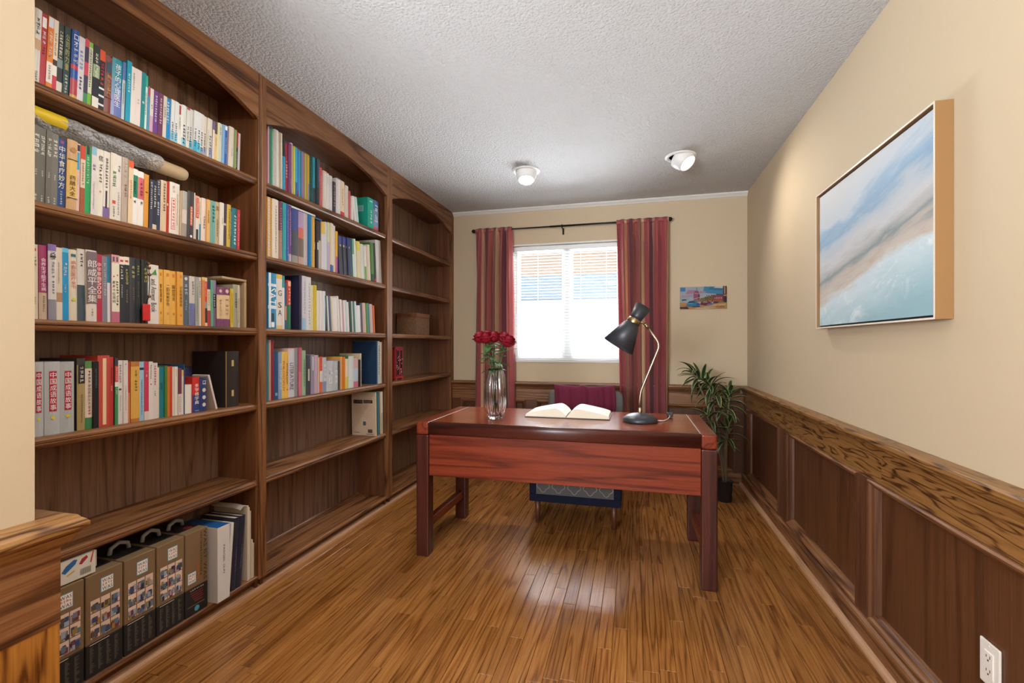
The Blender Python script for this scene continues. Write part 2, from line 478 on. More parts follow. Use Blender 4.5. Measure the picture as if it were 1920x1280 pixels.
# strip oak boards, each its own piece
STRIP = 0.057
rows = []
x = XL - 0.03
while x < XR - 0.04:
    rows.append((x, min(x + STRIP, XR - 0.035))); x += STRIP
for x0, x1 in rows:
    y = 1.0 - random.uniform(0, 0.5)
    y = max(y, 0.72)
    while y < D - 0.05:
        L = random.uniform(0.45, 1.15)
        y1 = min(y + L, D - 0.045)
        if D - 0.045 - y1 < 0.18: y1 = D - 0.045
        g = 0.0005; c = 0.0012
        a, b, p, q = x0 + g, x1 - g, y + g, y1 - g
        m = MB()
        n = m.pts([(a, p, -0.015), (b, p, -0.015), (b, q, -0.015), (a, q, -0.015), (a, p, -c), (b, p, -c), (b, q, -c), (a, q, -c),
                   (a + c, p + c, 0), (b - c, p + c, 0), (b - c, q - c, 0), (a + c, q - c, 0)])
        for i in range(4):
            j = (i + 1) % 4
            m.face((n + i, n + j, n + 4 + j, n + 4 + i)); m.face((n + 4 + i, n + 4 + j, n + 8 + j, n + 8 + i))
        m.face((n + 8, n + 9, n + 10, n + 11))
        m.build('floor_plank', 'oak_floor', floor)
        y = y1
mb = MB().box(-2.30, 1.06, -3.12, 0.70, -0.016, -0.001)
struct('hall_floor', mb, 'oak_floor')
struct('ceiling', MB().box(-2.30, 1.06, -3.12, 4.46, H, H + 0.08), 'popcorn')
mb = MB()
mb.box(-2.10, WX0, D, D + 0.14, 0, H); mb.box(WX1, 1.06, D, D + 0.14, 0, H)
mb.box(WX0, WX1, D, D + 0.14, 0, WZ0); mb.box(WX0, WX1, D, D + 0.14, WZ1, H)
wall_back = struct('wall_back', mb, 'wall_paint')
wall_right = struct('wall_right', MB().box(XR, 1.06, -3.12, D, 0, H), 'wall_paint')
struct('wall_left', MB().box(-2.10, -1.962, 0.675, D, 0, H), 'wall_paint')
wall_front = struct('wall_front', MB().box(-2.10, -1.161, 0.50, 0.675, 0, H), 'wall_paint')
struct('wall_hall_side', MB().box(-2.30, -2.20, -3.12, 0.50, 0, H), 'wall_paint')
struct('wall_hall_back', MB().box(-2.20, 1.06, -3.12, -3.02, 0, H), 'wall_paint')
# white cove along the window wall
prof = [(0, H), (0.034, H), (0.034, H - 0.008), (0.026, H - 0.016), (0.016, H - 0.022), (0.008, H - 0.032), (0, H - 0.034)]
struct('trim_1', MB().extrude(prof, lambda a, b, t: (t, D - a, b), XL, XR), 'trim_white')

wood('shoe_y', 1, '7A5234', 'B58A66', 'C89E7C', warp=3.0, rough=0.4, vary=0.03, line=.3)
# ------------------------------------------------------------------ wainscot, rails and baseboards
RAIL = [(0, .817), (.056, .817), (.063, .811), (.064, .799), (.058, .793), (.052, .791), (.050, .783), (.043, .777), (.039, .764), (.036, .750), (0, .750)]
BASE = [(0, 0), (.055, 0), (.055, .078), (.050, .086), (.040, .092), (0, .092)]
SHOE = [(.055, 0), (.077, 0), (.076, .008), (.072, .015), (.064, .020), (.055, .022)]
fr_r = lambda a, b, t: (XR - a, t, b)
fr_b = lambda a, b, t: (t, D - a, b)
struct('trim_2', MB().extrude(RAIL, fr_r, -1.2, D - .0), 'frieze_y')
struct('trim_3', MB().extrude(RAIL, fr_b, XL, XR - .064), 'oak_x')
struct('baseboard_right', MB().extrude(BASE, fr_r, -1.2, D), 'oak_y')
struct('baseboard_back', MB().extrude(BASE, fr_b, XL, XR - .055), 'oak_x')
struct('trim_4', MB().extrude(SHOE, fr_r, -1.2, D - .055), 'shoe_y')
struct('trim_5', MB().extrude(SHOE, fr_b, XL, XR - .077), 'oak_x')
MOLD = [(0, .031), (.0, .043), (.006, .047), (.013, .044), (.018, .036), (.026, .031), (.033, .020), (.036, .009)]
def wainscot(wall, fr, spans, z0, z1, ends, g, pan, rails):
    """recessed panels framed by stiles and rails; fr(a, z, t): a is the distance from the wall"""
    e0, e1 = ends
    def bx(t0, t1, b0, b1, a0, a1, name, mat):
        MB().extrude([(a0, b0), (a1 - .002, b0), (a1, b0 + .002), (a1, b1 - .002), (a1 - .002, b1), (a0, b1)], fr, t0, t1).build(name, mat, wall)
    cuts = [e0] + [v for s in spans for v in s] + [e1]
    for i in range(0, len(cuts), 2):
        if cuts[i + 1] - cuts[i] > .01: bx(cuts[i], cuts[i + 1], .088, z1, .001, .032, 'stile', 'wainpanel_z')
    for t0, t1 in spans:
        bx(t0, t1, .088, z0, .001, .032, 'bottom_rail', 'oak_' + g)
        bx(t0 + .001, t1 - .001, z0, z1, .001, .009, 'panel', 'wainpanel_z')
        cor = ((t0, z0, 1, 1), (t1, z0, -1, 1), (t1, z1, -1, -1), (t0, z1, 1, -1))
        for i in range(4):
            p, q = cor[i], cor[(i + 1) % 4]
            m = MB()
            n = m.pts([fr(a, c[1] + c[3] * d, c[0] + c[2] * d) for d, a in MOLD for c in (p, q)])
            for j in range(len(MOLD) - 1): m.face((n + 2 * j, n + 2 * j + 1, n + 2 * j + 3, n + 2 * j + 2))
            m.build('panel_molding', 'wainpanel_z' if i % 2 else 'oak_' + g, wall)
    for t0, t1 in rails: bx(t0, t1, z1, .750, .001, .033, 'frieze_board', 'frieze_y' if g == 'y' else 'oak_x')
wainscot(wall_right, fr_r, [(0.10, 1.02), (1.19, 2.115), (2.205, 3.125), (3.285, 4.14)], .105, .648, (-1.2, D - .033), 'y', 'oak', [(-1.2, 0.9), (0.9, 2.03), (2.03, D)])
wainscot(wall_back, fr_b, [(-1.62, -0.98), (-0.87, -0.10), (0.02, 0.80)], .105, .648, (XL, XR - .032), 'x', 'oakpanel', [(XL, -0.4), (-0.4, XR - .034)])
# the end of the wall beside the doorway: wood-clad below, with the rail turned around the corner
m = MB().box(-1.1609, -1.136, 0.50, 0.702, 0, .60); m.box(-1.75, -1.162, 0.6751, 0.702, 0, .60)
m.build('panel', 'frieze_z' if 'frieze_z' in M else wood('frieze_z', 2, '5A300E', 'A0682A', 'BC823A', along=.8, warp=4.5, ring=2.6, rough=0.34, vary=0.02, line=.5).m, wall_front)
m = MB().box(-1.1609, -1.135, 0.50, 0.703, .6005, .7565); m.box(-1.75, -1.162, 0.6751, 0.703, .6005, .7565)
m.build('frieze_board', 'oak_y', wall_front)
CAP = [(.0, .817), (.046, .817), (.050, .811), (.056, .806), (.060, .800), (.060, .792), (.054, .786), (.046, .780), (.038, .765), (.030, .757), (.0, .757)]
def around(a, b, t):
    # t 0..2: along the jamb, round the corner, then along the room side
    if t <= 1: return (-1.161 + a, 0.50 + t * (0.175 + a), b)
    return (-1.161 + a - (t - 1) * (0.58 + a), 0.675 + a, b)
m = MB()
m.extrude(CAP, around, 0, 1, cap=False); m.extrude(CAP, around, 1, 2)
o = m.build('trim_6', 'frieze_y'); o['kind'] = 'structure'

# ------------------------------------------------------------------ window, blind and what stands outside
win = MB()
f = 0.045
yw0, yw1 = D + .075, D + .125
win.box(WX0, WX0 + f, yw0, yw1, WZ0, WZ1); win.box(WX1 - f, WX1, yw0, yw1, WZ0, WZ1)
win.box(WX0 + f, WX1 - f, yw0, yw1, WZ0, WZ0 + f); win.box(WX0 + f, WX1 - f, yw0, yw1, WZ1 - f, WZ1)
window = struct('window_1', win, 'vinyl_white')
MB().bbox(-0.635, -0.575, yw0 + .005, yw1 - .005, WZ0 + f, WZ1 - f, .003, 1).build('meeting_stile', 'vinyl_white', window)
for a, b, n in ((WX0 + f, -0.635, 0), (-0.575, WX1 - f, 1)):
    m = MB(); y0, y1 = yw0 + .012, yw1 - .012; s = .022
    m.box(a, a + s, y0, y1, WZ0 + f, WZ1 - f); m.box(b - s, b, y0, y1, WZ0 + f, WZ1 - f)
    m.box(a + s, b - s, y0, y1, WZ0 + f, WZ0 + f + s); m.box(a + s, b - s, y0, y1, WZ1 - f - s, WZ1 - f)
    sash = m.build('sash', 'vinyl_white', window)
    MB().box(a + s, b - s, yw0 + .022, yw0 + .026, WZ0 + f + s, WZ1 - f - s).build('pane', 'window_glass', sash)
m = MB()                                              # painted reveal and sill
m.box(WX0 - .001, WX0 + .012, D - .002, yw0, WZ0, WZ1); m.box(WX1 - .012, WX1 + .001, D - .002, yw0, WZ0, WZ1)
m.box(WX0, WX1, D - .002, yw0, WZ1 - .012, WZ1 + .001); m.box(WX0, WX1, D - .006, yw0, WZ0 - .001, WZ0 + .014)
m.build('window_reveal', 'trim_white', window)

bl = thing('window_blind', 'white horizontal blind half open over the window', 'blind', (-.605, D + .035, WZ0))
bx0, bx1 = WX0 + .018, WX1 - .018
W2 = (bx1 - bx0) / 2
MB().bbox(-W2, W2, -.020, .020, 1.040, 1.080, .004, 2).build('headrail', 'vinyl_white', bl)
MB().bbox(-W2, W2, -.014, .014, .018, .036, .004, 2).build('bottom_rail', 'vinyl_white', bl)
sm = MB(); sm.smooth = True
sm.grid(lambda u, v: (-W2 + u * 2 * W2, (v - .5) * .0255, .0022 * (1 - (2 * v - 1) ** 2)), 1, 4)
slat_me = None
nsl = 37
for i in range(nsl):
    z = .052 + i * (1.030 - .052) / (nsl - 1)
    if slat_me is None:
        o = sm.build('slat', 'blind_slat', bl); slat_me = o.data
    else:
        o = bpy.data.objects.new('slat', slat_me); o.parent = bl; COL.objects.link(o)
    o.location = (0, 0, z); o.rotation_euler = (R(-5 + random.uniform(-1.5, 1.5)), 0, 0)
for u in (-.27, 0.0, .13, .36):
    m = MB()
    for yy in (-.013, .013): m.tube([(u, yy, .03), (u, yy, 1.045)], .0008, 5)
    m.build('ladder_cord', 'vinyl_white', bl)
MB().tube([(-.47, -.024, 1.05), (-.47, -.026, .45)], .004, 6).build('tilt_wand', 'clear_cord', bl)

house = thing('neighbour_house', 'pale brick house seen through the window blind', 'house', (0, 9.5, 0))
MB().box(-9, 6, 0, .4, 2.55, 7.0).build('brick_wall', 'neighbour_brick', house)
MB().box(-9, 6, -.05, .4, -.3, 2.05).build('siding', 'siding_white', house)
m = MB(); m.box(-9, 6, .0, .4, 2.05, 2.55); m.build('window_band', 'far_glass', house)
struct('ground_outside', MB().box(-14, 12, 4.6, 30, -.6, -.3), 'siding_white')

# ------------------------------------------------------------------ built-in bookcases
SHELVES = [1.950, 1.594, 1.243, 0.888, 0.530]
XB = -1.940                                            # face of the back panels
SHF = [(XB, 0), (XB, -.034), (-1.722, -.034), (-1.7165, -.031), (-1.713, -.025), (-1.7125, -.020), (-1.7155, -.0175), (-1.7125, -.015), (-1.713, -.009), (-1.7165, -.003), (-1.722, 0)]
def bookcase(label, y0, y1, left_stile, right_stile):
    b = thing('bookcase', label, 'bookcase', (XL, (y0 + y1) / 2, 0), group='built-in oak bookcases')
    ox, oy = XL, (y0 + y1) / 2
    def part(name, m, mat):
        m.v = [(x - ox, y - oy, z) for x, y, z in m.v]
        return m.build(name, mat, b)
    part('back_panel', MB().box(XB - .012, XB, y0 - .018, y1 + .018, .02, H - .01), 'walnutback_z')
    part('side_panel', MB().box(XB, -1.726, y0 - .018, y0, .02, H - .01), 'oakpanel_z')
    part('side_panel', MB().box(XB, -1.726, y1, y1 + .018, .02, H - .01), 'oakpanel_z')
    part('top_panel', MB().box(XB, -1.726, y0, y1, 2.335, 2.355), 'oakpanel_y')
    for z in SHELVES:
        part('shelf', MB().extrude(SHF, lambda a, c, t: (a, t, z + c), y0 + .001, y1 - .001), 'oak_y')
    SB = [(XB, .080), (XB, .060), (-1.712, .060), (-1.707, .064), (-1.706, .070), (-1.708, .077), (-1.713, .080)]
    part('bottom_shelf', MB().extrude(SB, lambda a, c, t: (a, t, c), y0, y1), 'oak_y')
    QR = [(XB, .080), (XB + .014, .080), (XB + .012, .087), (XB + .007, .092), (XB, .094)]
    part('cove_strip', MB().extrude(QR, lambda a, c, t: (a, t, c), y0, y1), 'oak_y')
    N = 28                                             # arched header
    arc = []
    for i in range(N + 1):
        u = i / N
        arc.append((y0 + (y1 - y0) * u, 2.222 + .105 * (1 - abs(2 * u - 1) ** 2.2)))
    m = MB()
    n = m.pts([(x, y, z) for x in (-1.726, XL) for y, z in arc] + [(x, y, H) for x in (-1.726, XL) for y, z in arc])
    k = N + 1
    for i in range(N):
        a, c = n + i, n + i + 1
        m.face((a + k, c + k, c + 3 * k, a + 3 * k)); m.face((c, a, a + 2 * k, c + 2 * k)); m.face((a, c, c + k, a + k))
    part('arch_header', m, 'oak_y')
    for s in (left_stile, right_stile):
        if s: part('stile', MB().bbox(-1.728, XL, s[0], s[1], .062, H, .0015, 1), 'oak_z')
    part('kickboard', MB().box(-1.760, -1.744, y0 - .03, y1 + .03, 0, .060), 'oakpanel_y')
    return b
bookcase('dark oak bookcase bay packed with books, nearest the doorway', .722, 1.845, (.703, .722), (1.845, 1.870))
bookcase('middle dark oak bookcase bay with an empty bottom shelf', 1.895, 3.035, (1.870, 1.895), (3.035, 3.072))
bookcase('mostly empty dark oak bookcase bay beside the window wall', 3.110, 4.262, (3.072, 3.110), (4.262, 4.318))
struct('baseboard_left', MB().extrude([(-1.744, 0), (-1.716, 0), (-1.717, .010), (-1.722, .018), (-1.732, .024), (-1.744, .026)], lambda a, b, t: (a, t, b), .71, D - .08), 'shoe_y')
# ------------------------------------------------------------------ books
BOOKS = [
 ('1A', 1.95, [
  (1.0054, 0.0201, 0.2318, -1.7471, 2.2, 'D9D3CA', 'b C9A57E .40 .54 .9;g 6A6A6A .12 .34 .5;g 6A6A6A .82 .95 .3', 'pale grey book with a tan label'),
  (1.0259, 0.0151, 0.2294, -1.7482, 2.2, 'B8323E', 'b F4F0EC .05 .19 .7;g F0E4E0 .24 .42 .7;g 702028 .45 .56 .5', 'red book with a white square on its spine'),
  (1.0414, 0.0154, 0.2306, -1.7458, 2.2, 'E07B1E;E8E0D8@.62;E07B1E@.9', 'b D8E0EC .01 .15 .8;g F4E8D8 .2 .58 .6;g B09080 .66 .86 .4', 'orange book with a white band'),
  (1.0572, 0.0122, 0.23, -1.7478, 2.2, 'E4DCCB;3A2A20@.55;E8E4DC@.63;C8354A@.77', 'g C9A050 .18 .5 .5', 'cream book with a red foot'),
  (1.0699, 0.0148, 0.2266, -1.7485, 2.2, '3A4038;7F9090@.5;2A3036@.62;DCD8D0@.82', 'g F0F0E8 .1 .5 .6', 'dark book with a white foot'),
  (1.0851, 0.0163, 0.226, -1.7458, 2.2, '2E4A48', 't 公司的力量 C8BE7A .1 .62 .62;g E8E8E0 .68 .95 .5', 'dark teal book with gold characters'),
  (1.1018, 0.0204, 0.2269, -1.7417, 2.2, '1E4E9E;C03040@.5;1E4E9E@.56;B03A44@.7;C0A050@.93', 't 口才 F0F0F0 .06 .24 .6;g F0F0F0 .25 .48 .6', 'blue book with red lower bands'),
  (1.1228, 0.0171, 0.2181, -1.7426, 2.2, 'CFCBD2', 'g 7AA0C0 .2 .5 .6;g 55505A .6 .8 .5', 'lavender-white book'),
  (1.1403, 0.0123, 0.2219, -1.7429, 2.2, '3E3450;C8405A@.35;3E3450@.55;3E8A58@.82', 'b C84850 0 .12 1', 'dark purple book with a green foot'),
  (1.1531, 0.0139, 0.22, -1.7472, 2.2, 'D8DCC8;7FB040@.78', 'b 7FB548 0 .08 1;g 6A7040 .1 .7 .5', 'white book with a lime green foot'),
  (1.1674, 0.0195, 0.2188, -1.7447, 2.2, '2E302E;98A880@.3;20242C@.5;E0DCD6@.8', 'g E8F0E8 .12 .5 .5', 'black photo-covered book with a white foot'),
  (1.1874, 0.0172, 0.2149, -1.7468, 2.2, 'D0502E;20242E@.17;E0E0E4@.6;20242E@.63;E0E0E4@.72;20242E@.75;E0E0E4@.86;20242E@.89', 'g D84060 .2 .42 .6;g E06030 .43 .58 .6', 'black striped book with an orange head'),
  (1.2052, 0.0218, 0.2053, -1.7476, 2.2, '7A4038', 'b 344E5E .1 .28 .7;g C8A060 .32 .68 .6;b 4A2420 .7 .715 1', 'maroon book with a dark blue emblem'),
  (1.2275, 0.034, 0.211, -1.7482, 2.2, '1E8A9E;4A84B0@.35;6A78B8@.6', 't 孩子的心理医生 F0F0F4 .08 .8 .55', 'thick teal and violet book with white characters'),
  (1.2619, 0.0098, 0.2158, -1.7473, 2.2, '6A80BC;C8D4DC@.3', 'g 506080 .35 .7 .5', ''),
  (1.2722, 0.0159, 0.226, -1.7416, 2.2, '1E98B4', 'g F0F4F4 .2 .5 .5', ''),
  (1.2887, 0.0164, 0.2137, -1.7424, 2.2, 'DCD4CE', 'g 8A8A8A .1 .4 .4', ''),
  (1.3055, 0.0183, 0.2142, -1.7425, 2.2, 'DCD0CC', 'g 9A8A8A .5 .6 .4', ''),
  (1.3242, 0.0155, 0.2143, -1.7426, 2.2, '1A8288', 'g F0F0F0 .48 .56 .6', ''),
  (1.3402, 0.0109, 0.2119, -1.7475, 2.2, '3AA088;D8E4DC@.2', 'g 506060 .3 .7 .5', ''),
  (1.3522, 0.0061, 0.1755, -1.7465, 2.2, '4AA0C8', 'b C04050 .02 .2 .9', ''),
  (1.3588, 0.0128, 0.1719, -1.744, 2.2, 'D8CCC8', 'g 505050 .35 .45 .5;b C8A0B8 .6 1 1', ''),
  (1.372, 0.0168, 0.1699, -1.7431, 2.2, '6A3E86', 'g E8E0F0 .1 .7 .5', ''),
  (1.3892, 0.0184, 0.1701, -1.7422, 2.2, '6A3858', 'g E0C8D0 .1 .7 .5', ''),
  (1.408, 0.0135, 0.1687, -1.742, 2.2, 'CFC6B4', 'g 605040 .25 .5 .5', ''),
  (1.4219, 0.019, 0.1701, -1.7483, 2.2, '1E88C8', 'g F4F8FC .08 .6 .5', 'bright blue book with white characters'),
  (1.4414, 0.014, 0.1718, -1.7442, 2.2, 'D4D6D6;8CC4DC@.72', 'g 404048 .5 .92 .55', ''),
  (1.4558, 0.0142, 0.1722, -1.7436, 2.2, 'D4D6D6;8CC4DC@.72', 'g 404048 .5 .92 .55', ''),
  (1.4705, 0.0163, 0.1699, -1.745, 2.2, 'D8D6CE', 'b A04050 .03 .25 .45;g 80A0A0 .3 .6 .4', ''),
  (1.4872, 0.0204, 0.1739, -1.7476, 2.2, 'D4D6D4;7FBCD4@.76', 'g 404048 .45 .9 .55', ''),
  (1.508, 0.0131, 0.1745, -1.7452, 2.2, 'D6D4CE', 'b A04858 0 .06 1;g 404048 .45 .8 .55', ''),
  (1.5216, 0.0153, 0.1745, -1.7483, 2.2, 'D4D6D6;6AB4D4@.74', 'g 404048 .42 .9 .55', ''),
  (1.5372, 0.0155, 0.1753, -1.7415, 2.2, 'D4D6D6;3EA8D0@.7', 'g 404048 .42 .85 .55', ''),
  (1.5532, 0.0158, 0.1757, -1.7421, 2.2, 'D2D6D8;5ABCD8@.72', 'g 404048 .42 .9 .55', ''),
  (1.5693, 0.016, 0.1761, -1.7446, 2.2, 'D4D2CC;90A0B8@.8', 'g 404048 .42 .9 .55', ''),
  (1.5858, 0.0142, 0.1742, -1.7466, 2.2, 'D8D0C6;A8A8C4@.75', 'g 404048 .42 .9 .55', ''),
  (1.6005, 0.008, 0.173, -1.7417, 2.2, 'D6D0C4', 'g 605850 .3 .8 .4', ''),
  (1.6089, 0.0167, 0.1737, -1.7444, 2.2, 'D4D0C8;98A0C0@.72', 'g 303038 .4 .9 .6', ''),
  (1.626, 0.0104, 0.1722, -1.7419, 2.2, '70608A;D8CCBC@.22', '', ''),
  (1.6369, 0.0127, 0.1732, -1.7422, 2.2, '5A4A40;D8B888@.3', 'g A07040 .4 .6 .4', ''),
  (1.65, 0.0084, 0.1759, -1.7449, 2.2, 'D8D490', '', ''),
  (1.6588, 0.0175, 0.1793, -1.7457, 2.2, 'C4CABC', 'g 808878 .1 .3 .4', ''),
  (1.6767, 0.0132, 0.1807, -1.7442, 2.2, '7FA8D0', '', ''),
  (1.6903, 0.0134, 0.1842, -1.7456, 2.2, '2A62AC', 'b F0F0F0 .02 .12 .8;g C8D8F0 .3 .7 .5', ''),
  (1.7041, 0.0089, 0.1828, -1.7477, 2.2, '8A7890', '', ''),
  (1.7134, 0.0279, 0.1884, -1.7466, 2.2, 'D4CCBC', 'g A0A090 .5 .7 .3', 'thick cream book'),
  (1.7419, 0.0092, 0.185, -1.7425, 2.2, '88A068', '', ''),
  (1.7516, 0.0142, 0.1824, -1.7487, 2.2, 'B02830;30302E@.4', 'g D0C8C0 .5 .9 .4', 'slim red and black book'),
  (1.7662, 0.0119, 0.1811, -1.7486, 2.2, 'CCC8CC', '', ''),
 ]),
 ('2A', 1.594, [
  (1.0053, 0.0185, 0.2338, -1.744, 1.2, '6C685F', 'g ECECE4 .1 .36 .7;g D8D8D0 .56 .64 .3;g D8D8D0 .88 .97 .4', 'dark grey book'),
  (1.0242, 0.0152, 0.233, -1.7468, 1.2, '6A665D', 'g ECECE4 .1 .36 .7;g D8D8D0 .56 .64 .3;g D8D8D0 .88 .97 .4', 'dark grey book'),
  (1.0398, 0.0153, 0.2318, -1.7447, 1.2, '6C6860', 'g ECECE4 .1 .36 .7;g D8D8D0 .56 .64 .3;g D8D8D0 .88 .97 .4', 'dark grey book'),
  (1.0555, 0.0154, 0.2289, -1.7452, 1.2, '76736A', 'g ECECE4 .08 .34 .7;g D8D8D0 .56 .64 .3;g D8D8D0 .88 .97 .4', 'dark grey book'),
  (1.0714, 0.02, 0.221, -1.7463, 1.2, '2A4A84', 't 中华食疗妙方 F4F0DC .1 .72 .78;g E0E0D8 .75 .95 .3;b B04080 .03 .07 .4', 'navy book with large cream characters'),
  (1.0919, 0.0286, 0.2257, -1.741, 1.2, 'C8A070;DCB25E@.28;C8A070@.83', 't 药膳大全 30281E .5 .8 .55;b 40301E .275 .287 1;b 40301E .82 .832 1;d B4804E .14 .6', 'tan book with black characters and an oval label'),
  (1.1209, 0.012, 0.2251, -1.7474, 1.2, 'D8B8B0', 'b 28A0D0 .13 .38 .65;b 283048 .02 .11 .8;g B08080 .5 .6 .3', 'pale pink book with a blue label'),
  (1.1334, 0.0135, 0.2228, -1.7457, 1.2, 'C84838;D8C8B0@.2;A05838@.62', 'g C07060 .25 .58 .5', 'red, cream and brown banded book'),
  (1.1473, 0.0163, 0.2275, -1.7474, 1.2, '2EA060', 'b 303838 0 .12 .5;g D8E8D8 .15 .55 .45', 'bright green book'),
  (1.164, 0.0153, 0.2318, -1.7439, 1.2, 'D8D0D0', 'b 88B8D0 0 .12 .9;g 604880 .25 .35 .6;g A0A0A0 .5 .9 .3', ''),
  (1.1798, 0.0225, 0.2307, -1.7468, 1.2, 'DED8CC', 't 信 282828 .08 .18 .6;g 6A5A50 .2 .5 .4;d D89098 .62 .3', 'cream book with a bold black character at its head'),
  (1.2027, 0.0189, 0.232, -1.7462, 1.2, 'E0DAD2;8068A0@.82', 'g 383838 .1 .55 .5;b 383040 .58 .84 .3', 'white book with a violet foot'),
  (1.222, 0.0208, 0.2336, -1.743, 1.2, 'DCD4C8', 'g 4A9060 .26 .5 .55;b C85048 .7 .75 .5;g 707070 .78 .95 .3', 'cream book with green characters'),
  (1.2432, 0.017, 0.2338, -1.7464, 1.2, 'DCD6D0', 'g 70787C .15 .26 .5;g A0A0A0 .55 .9 .4', ''),
  (1.2606, 0.0203, 0.2328, -1.7445, 1.2, 'B4A294', 'g D8D0C8 .05 .35 .5;g 806060 .4 .6 .4', 'greyish brown book'),
  (1.2814, 0.0162, 0.2292, -1.7418, 1.2, 'E0C8A8', 'b E06038 0 .11 .95;g D09060 .3 .6 .4', 'cream book with an orange-red head'),
  (1.2982, 0.0197, 0.2077, -1.7482, 1.2, 'E4E0DC;208060@.11;E4E0DC@.5', 'g 185040 .2 .45 .5;g 606060 .53 .62 .5', 'white book with a green block'),
  (1.3184, 0.0218, 0.204, -1.7485, 1.2, 'E4E0DC;D06068@.11;E4E0DC@.5', 'g 904050 .2 .45 .5;g 606060 .53 .62 .5', 'white book with a coral block'),
  (1.3406, 0.0167, 0.2016, -1.7472, 1.2, 'D89840', 'g 604020 .3 .36 .6', 'orange-yellow book'),
  (1.3588, 0.0117, 0.1874, -1.7429, 1.2, '3A3E56', 'g E8E8E8 .05 .6 .55', ''),
  (1.3709, 0.0153, 0.1879, -1.7441, 1.2, '2E3038', 'g E8E4DC .1 .55 .55;b D8C0A8 .88 1 1', ''),
  (1.3867, 0.0156, 0.1949, -1.7471, 1.2, '363A54', 'g D8D8E0 .02 .3 .5;g E8E8F0 .42 .7 .5', ''),
  (1.4026, 0.0232, 0.1998, -1.7464, 1.2, 'D0B898', 'g 705840 .05 .6 .4', ''),
  (1.4262, 0.0107, 0.2039, -1.7476, 1.2, 'B83028', 'b E0C8A0 .42 .47 .4', 'slim plain red book'),
  (1.4373, 0.0261, 0.2047, -1.7453, 1.2, 'E0D8D0', 'b D05048 .3 .9 .62;b E8E0D8 .31 .89 .5;g D05048 .32 .88 .42;g C0B0A8 .06 .2 .4', 'white book with red boxed characters'),
  (1.4637, 0.017, 0.2066, -1.7487, 1.2, 'DCD4C8', 'g A09080 .2 .8 .3', ''),
  (1.4814, 0.0055, 0.1823, -1.7434, 1.2, 'C8B090', '', ''),
  (1.4873, 0.0214, 0.1845, -1.7418, 1.2, 'A8A49C;C8BCB4@.4;988E84@.7', '', 'grey photo-covered book'),
  (1.5091, 0.0301, 0.1919, -1.7414, 1.2, '3C3838', 'b D07058 .32 .72 .35;g F0D8C8 .33 .71 .28;d E0E0E0 .95 .35', 'charcoal book with an orange title panel'),
  (1.5396, 0.0058, 0.1928, -1.7431, 1.2, 'D8D0C0', '', ''),
  (1.5459, 0.0177, 0.1833, -1.7413, 1.2, 'D8A088;D8CCC4@.5', 'b D04840 .05 .5 .6;g F0E0D8 .07 .48 .4;b 303030 .75 .98 .6', ''),
  (1.564, 0.0133, 0.1824, -1.7489, 1.2, 'C8D0B8;3888A0@.6', 'g 506050 .1 .4 .4', ''),
  (1.5777, 0.0213, 0.1839, -1.7467, 1.2, 'DCC8BC', 'g 806050 .4 .7 .4', ''),
  (1.5994, 0.0151, 0.184, -1.7413, 1.2, 'D8A868', 'g 504030 .25 .55 .4', ''),
  (1.6149, 0.0267, 0.184, -1.7428, 1.2, '68A098', 'g 205858 .1 .5 .5', 'pale teal book'),
  (1.642, 0.0204, 0.1866, -1.7457, 1.2, 'B8A480', 'b 8A6A40 .1 .2 .6;g 606040 .4 .8 .4', ''),
  (1.6628, 0.0208, 0.1895, -1.7415, 1.2, 'D8D0C4', 'g 808080 .35 .5 .3', ''),
  (1.684, 0.0164, 0.191, -1.744, 1.2, '483C48', 'b C8B8A8 .45 .5 .8', ''),
  (1.7008, 0.0201, 0.1919, -1.7425, 1.2, 'C8A83A', 'g 605010 .1 .8 .4', 'yellow ochre book'),
  (1.7214, 0.011, 0.1845, -1.7467, 1.2, '285860', 'g C0D0D0 .1 .7 .4', ''),
  (1.7328, 0.0273, 0.1854, -1.7475, 1.2, '1A7078', 'g E8F0F0 .15 .9 .5', 'deep teal book with white characters'),
  (1.7605, 0.015, 0.1856, -1.7454, 1.2, 'C83848', 'g F0D0D0 .1 .9 .4', 'slim crimson book'),
 ]),
 ('3A', 1.243, [
  (1.0083, 0.0161, 0.2258, -1.7479, -0.3, 'D8CCB8', 'b C04038 .05 .09 .5;g 404040 .15 .3 .5;g 606060 .7 .8 .3', 'cream paperback'),
  (1.0249, 0.0207, 0.2262, -1.7459, -0.3, 'A03A68;C8B098@.64', 't 会养生才能不生病 F0E0E8 .17 .62 .6;g 604838 .68 .9 .25', 'tan book with a magenta title panel'),
  (1.046, 0.0215, 0.2329, -1.7413, -0.3, '8A70B0;D4D0D0@.09;8C8C98@.73', 't 2012 303030 .1 .2 .7;g 989898 .22 .45 .4;g 505050 .48 .66 .3', 'grey-white book with a violet head'),
  (1.0679, 0.0185, 0.2276, -1.7463, -0.3, 'D8C8B4;B08868@.62;D8CCBC@.75', 'g A09888 .2 .5 .3', 'beige book with a brown patch'),
  (1.0868, 0.018, 0.2299, -1.7489, -0.3, '2090C8', 'b 60B8E0 0 .06 1;g F0E8E8 .2 .4 .55;g E0E8F0 .5 .62 .3', 'sky blue book'),
  (1.1052, 0.0227, 0.2279, -1.7486, -0.3, 'D8CCB8', 't 高血压医疗全书 C85050 .15 .55 .6;d C8C840 .7 .5;b 306878 .06 .1 .6', 'cream book with red characters'),
  (1.1283, 0.0212, 0.2349, -1.7476, -0.3, 'D4CEC8;42525C@.5', 'g 404848 .06 .25 .4', 'white book with a slate lower half'),
  (1.1499, 0.0319, 0.2356, -1.7427, -0.3, 'D8CEC4', 'b 786870 .02 .75 .96;t 郎咸平全集 E8E4E0 .13 .74 .85;g A09080 .82 .93 .2', 'thick beige book with five large outlined characters'),
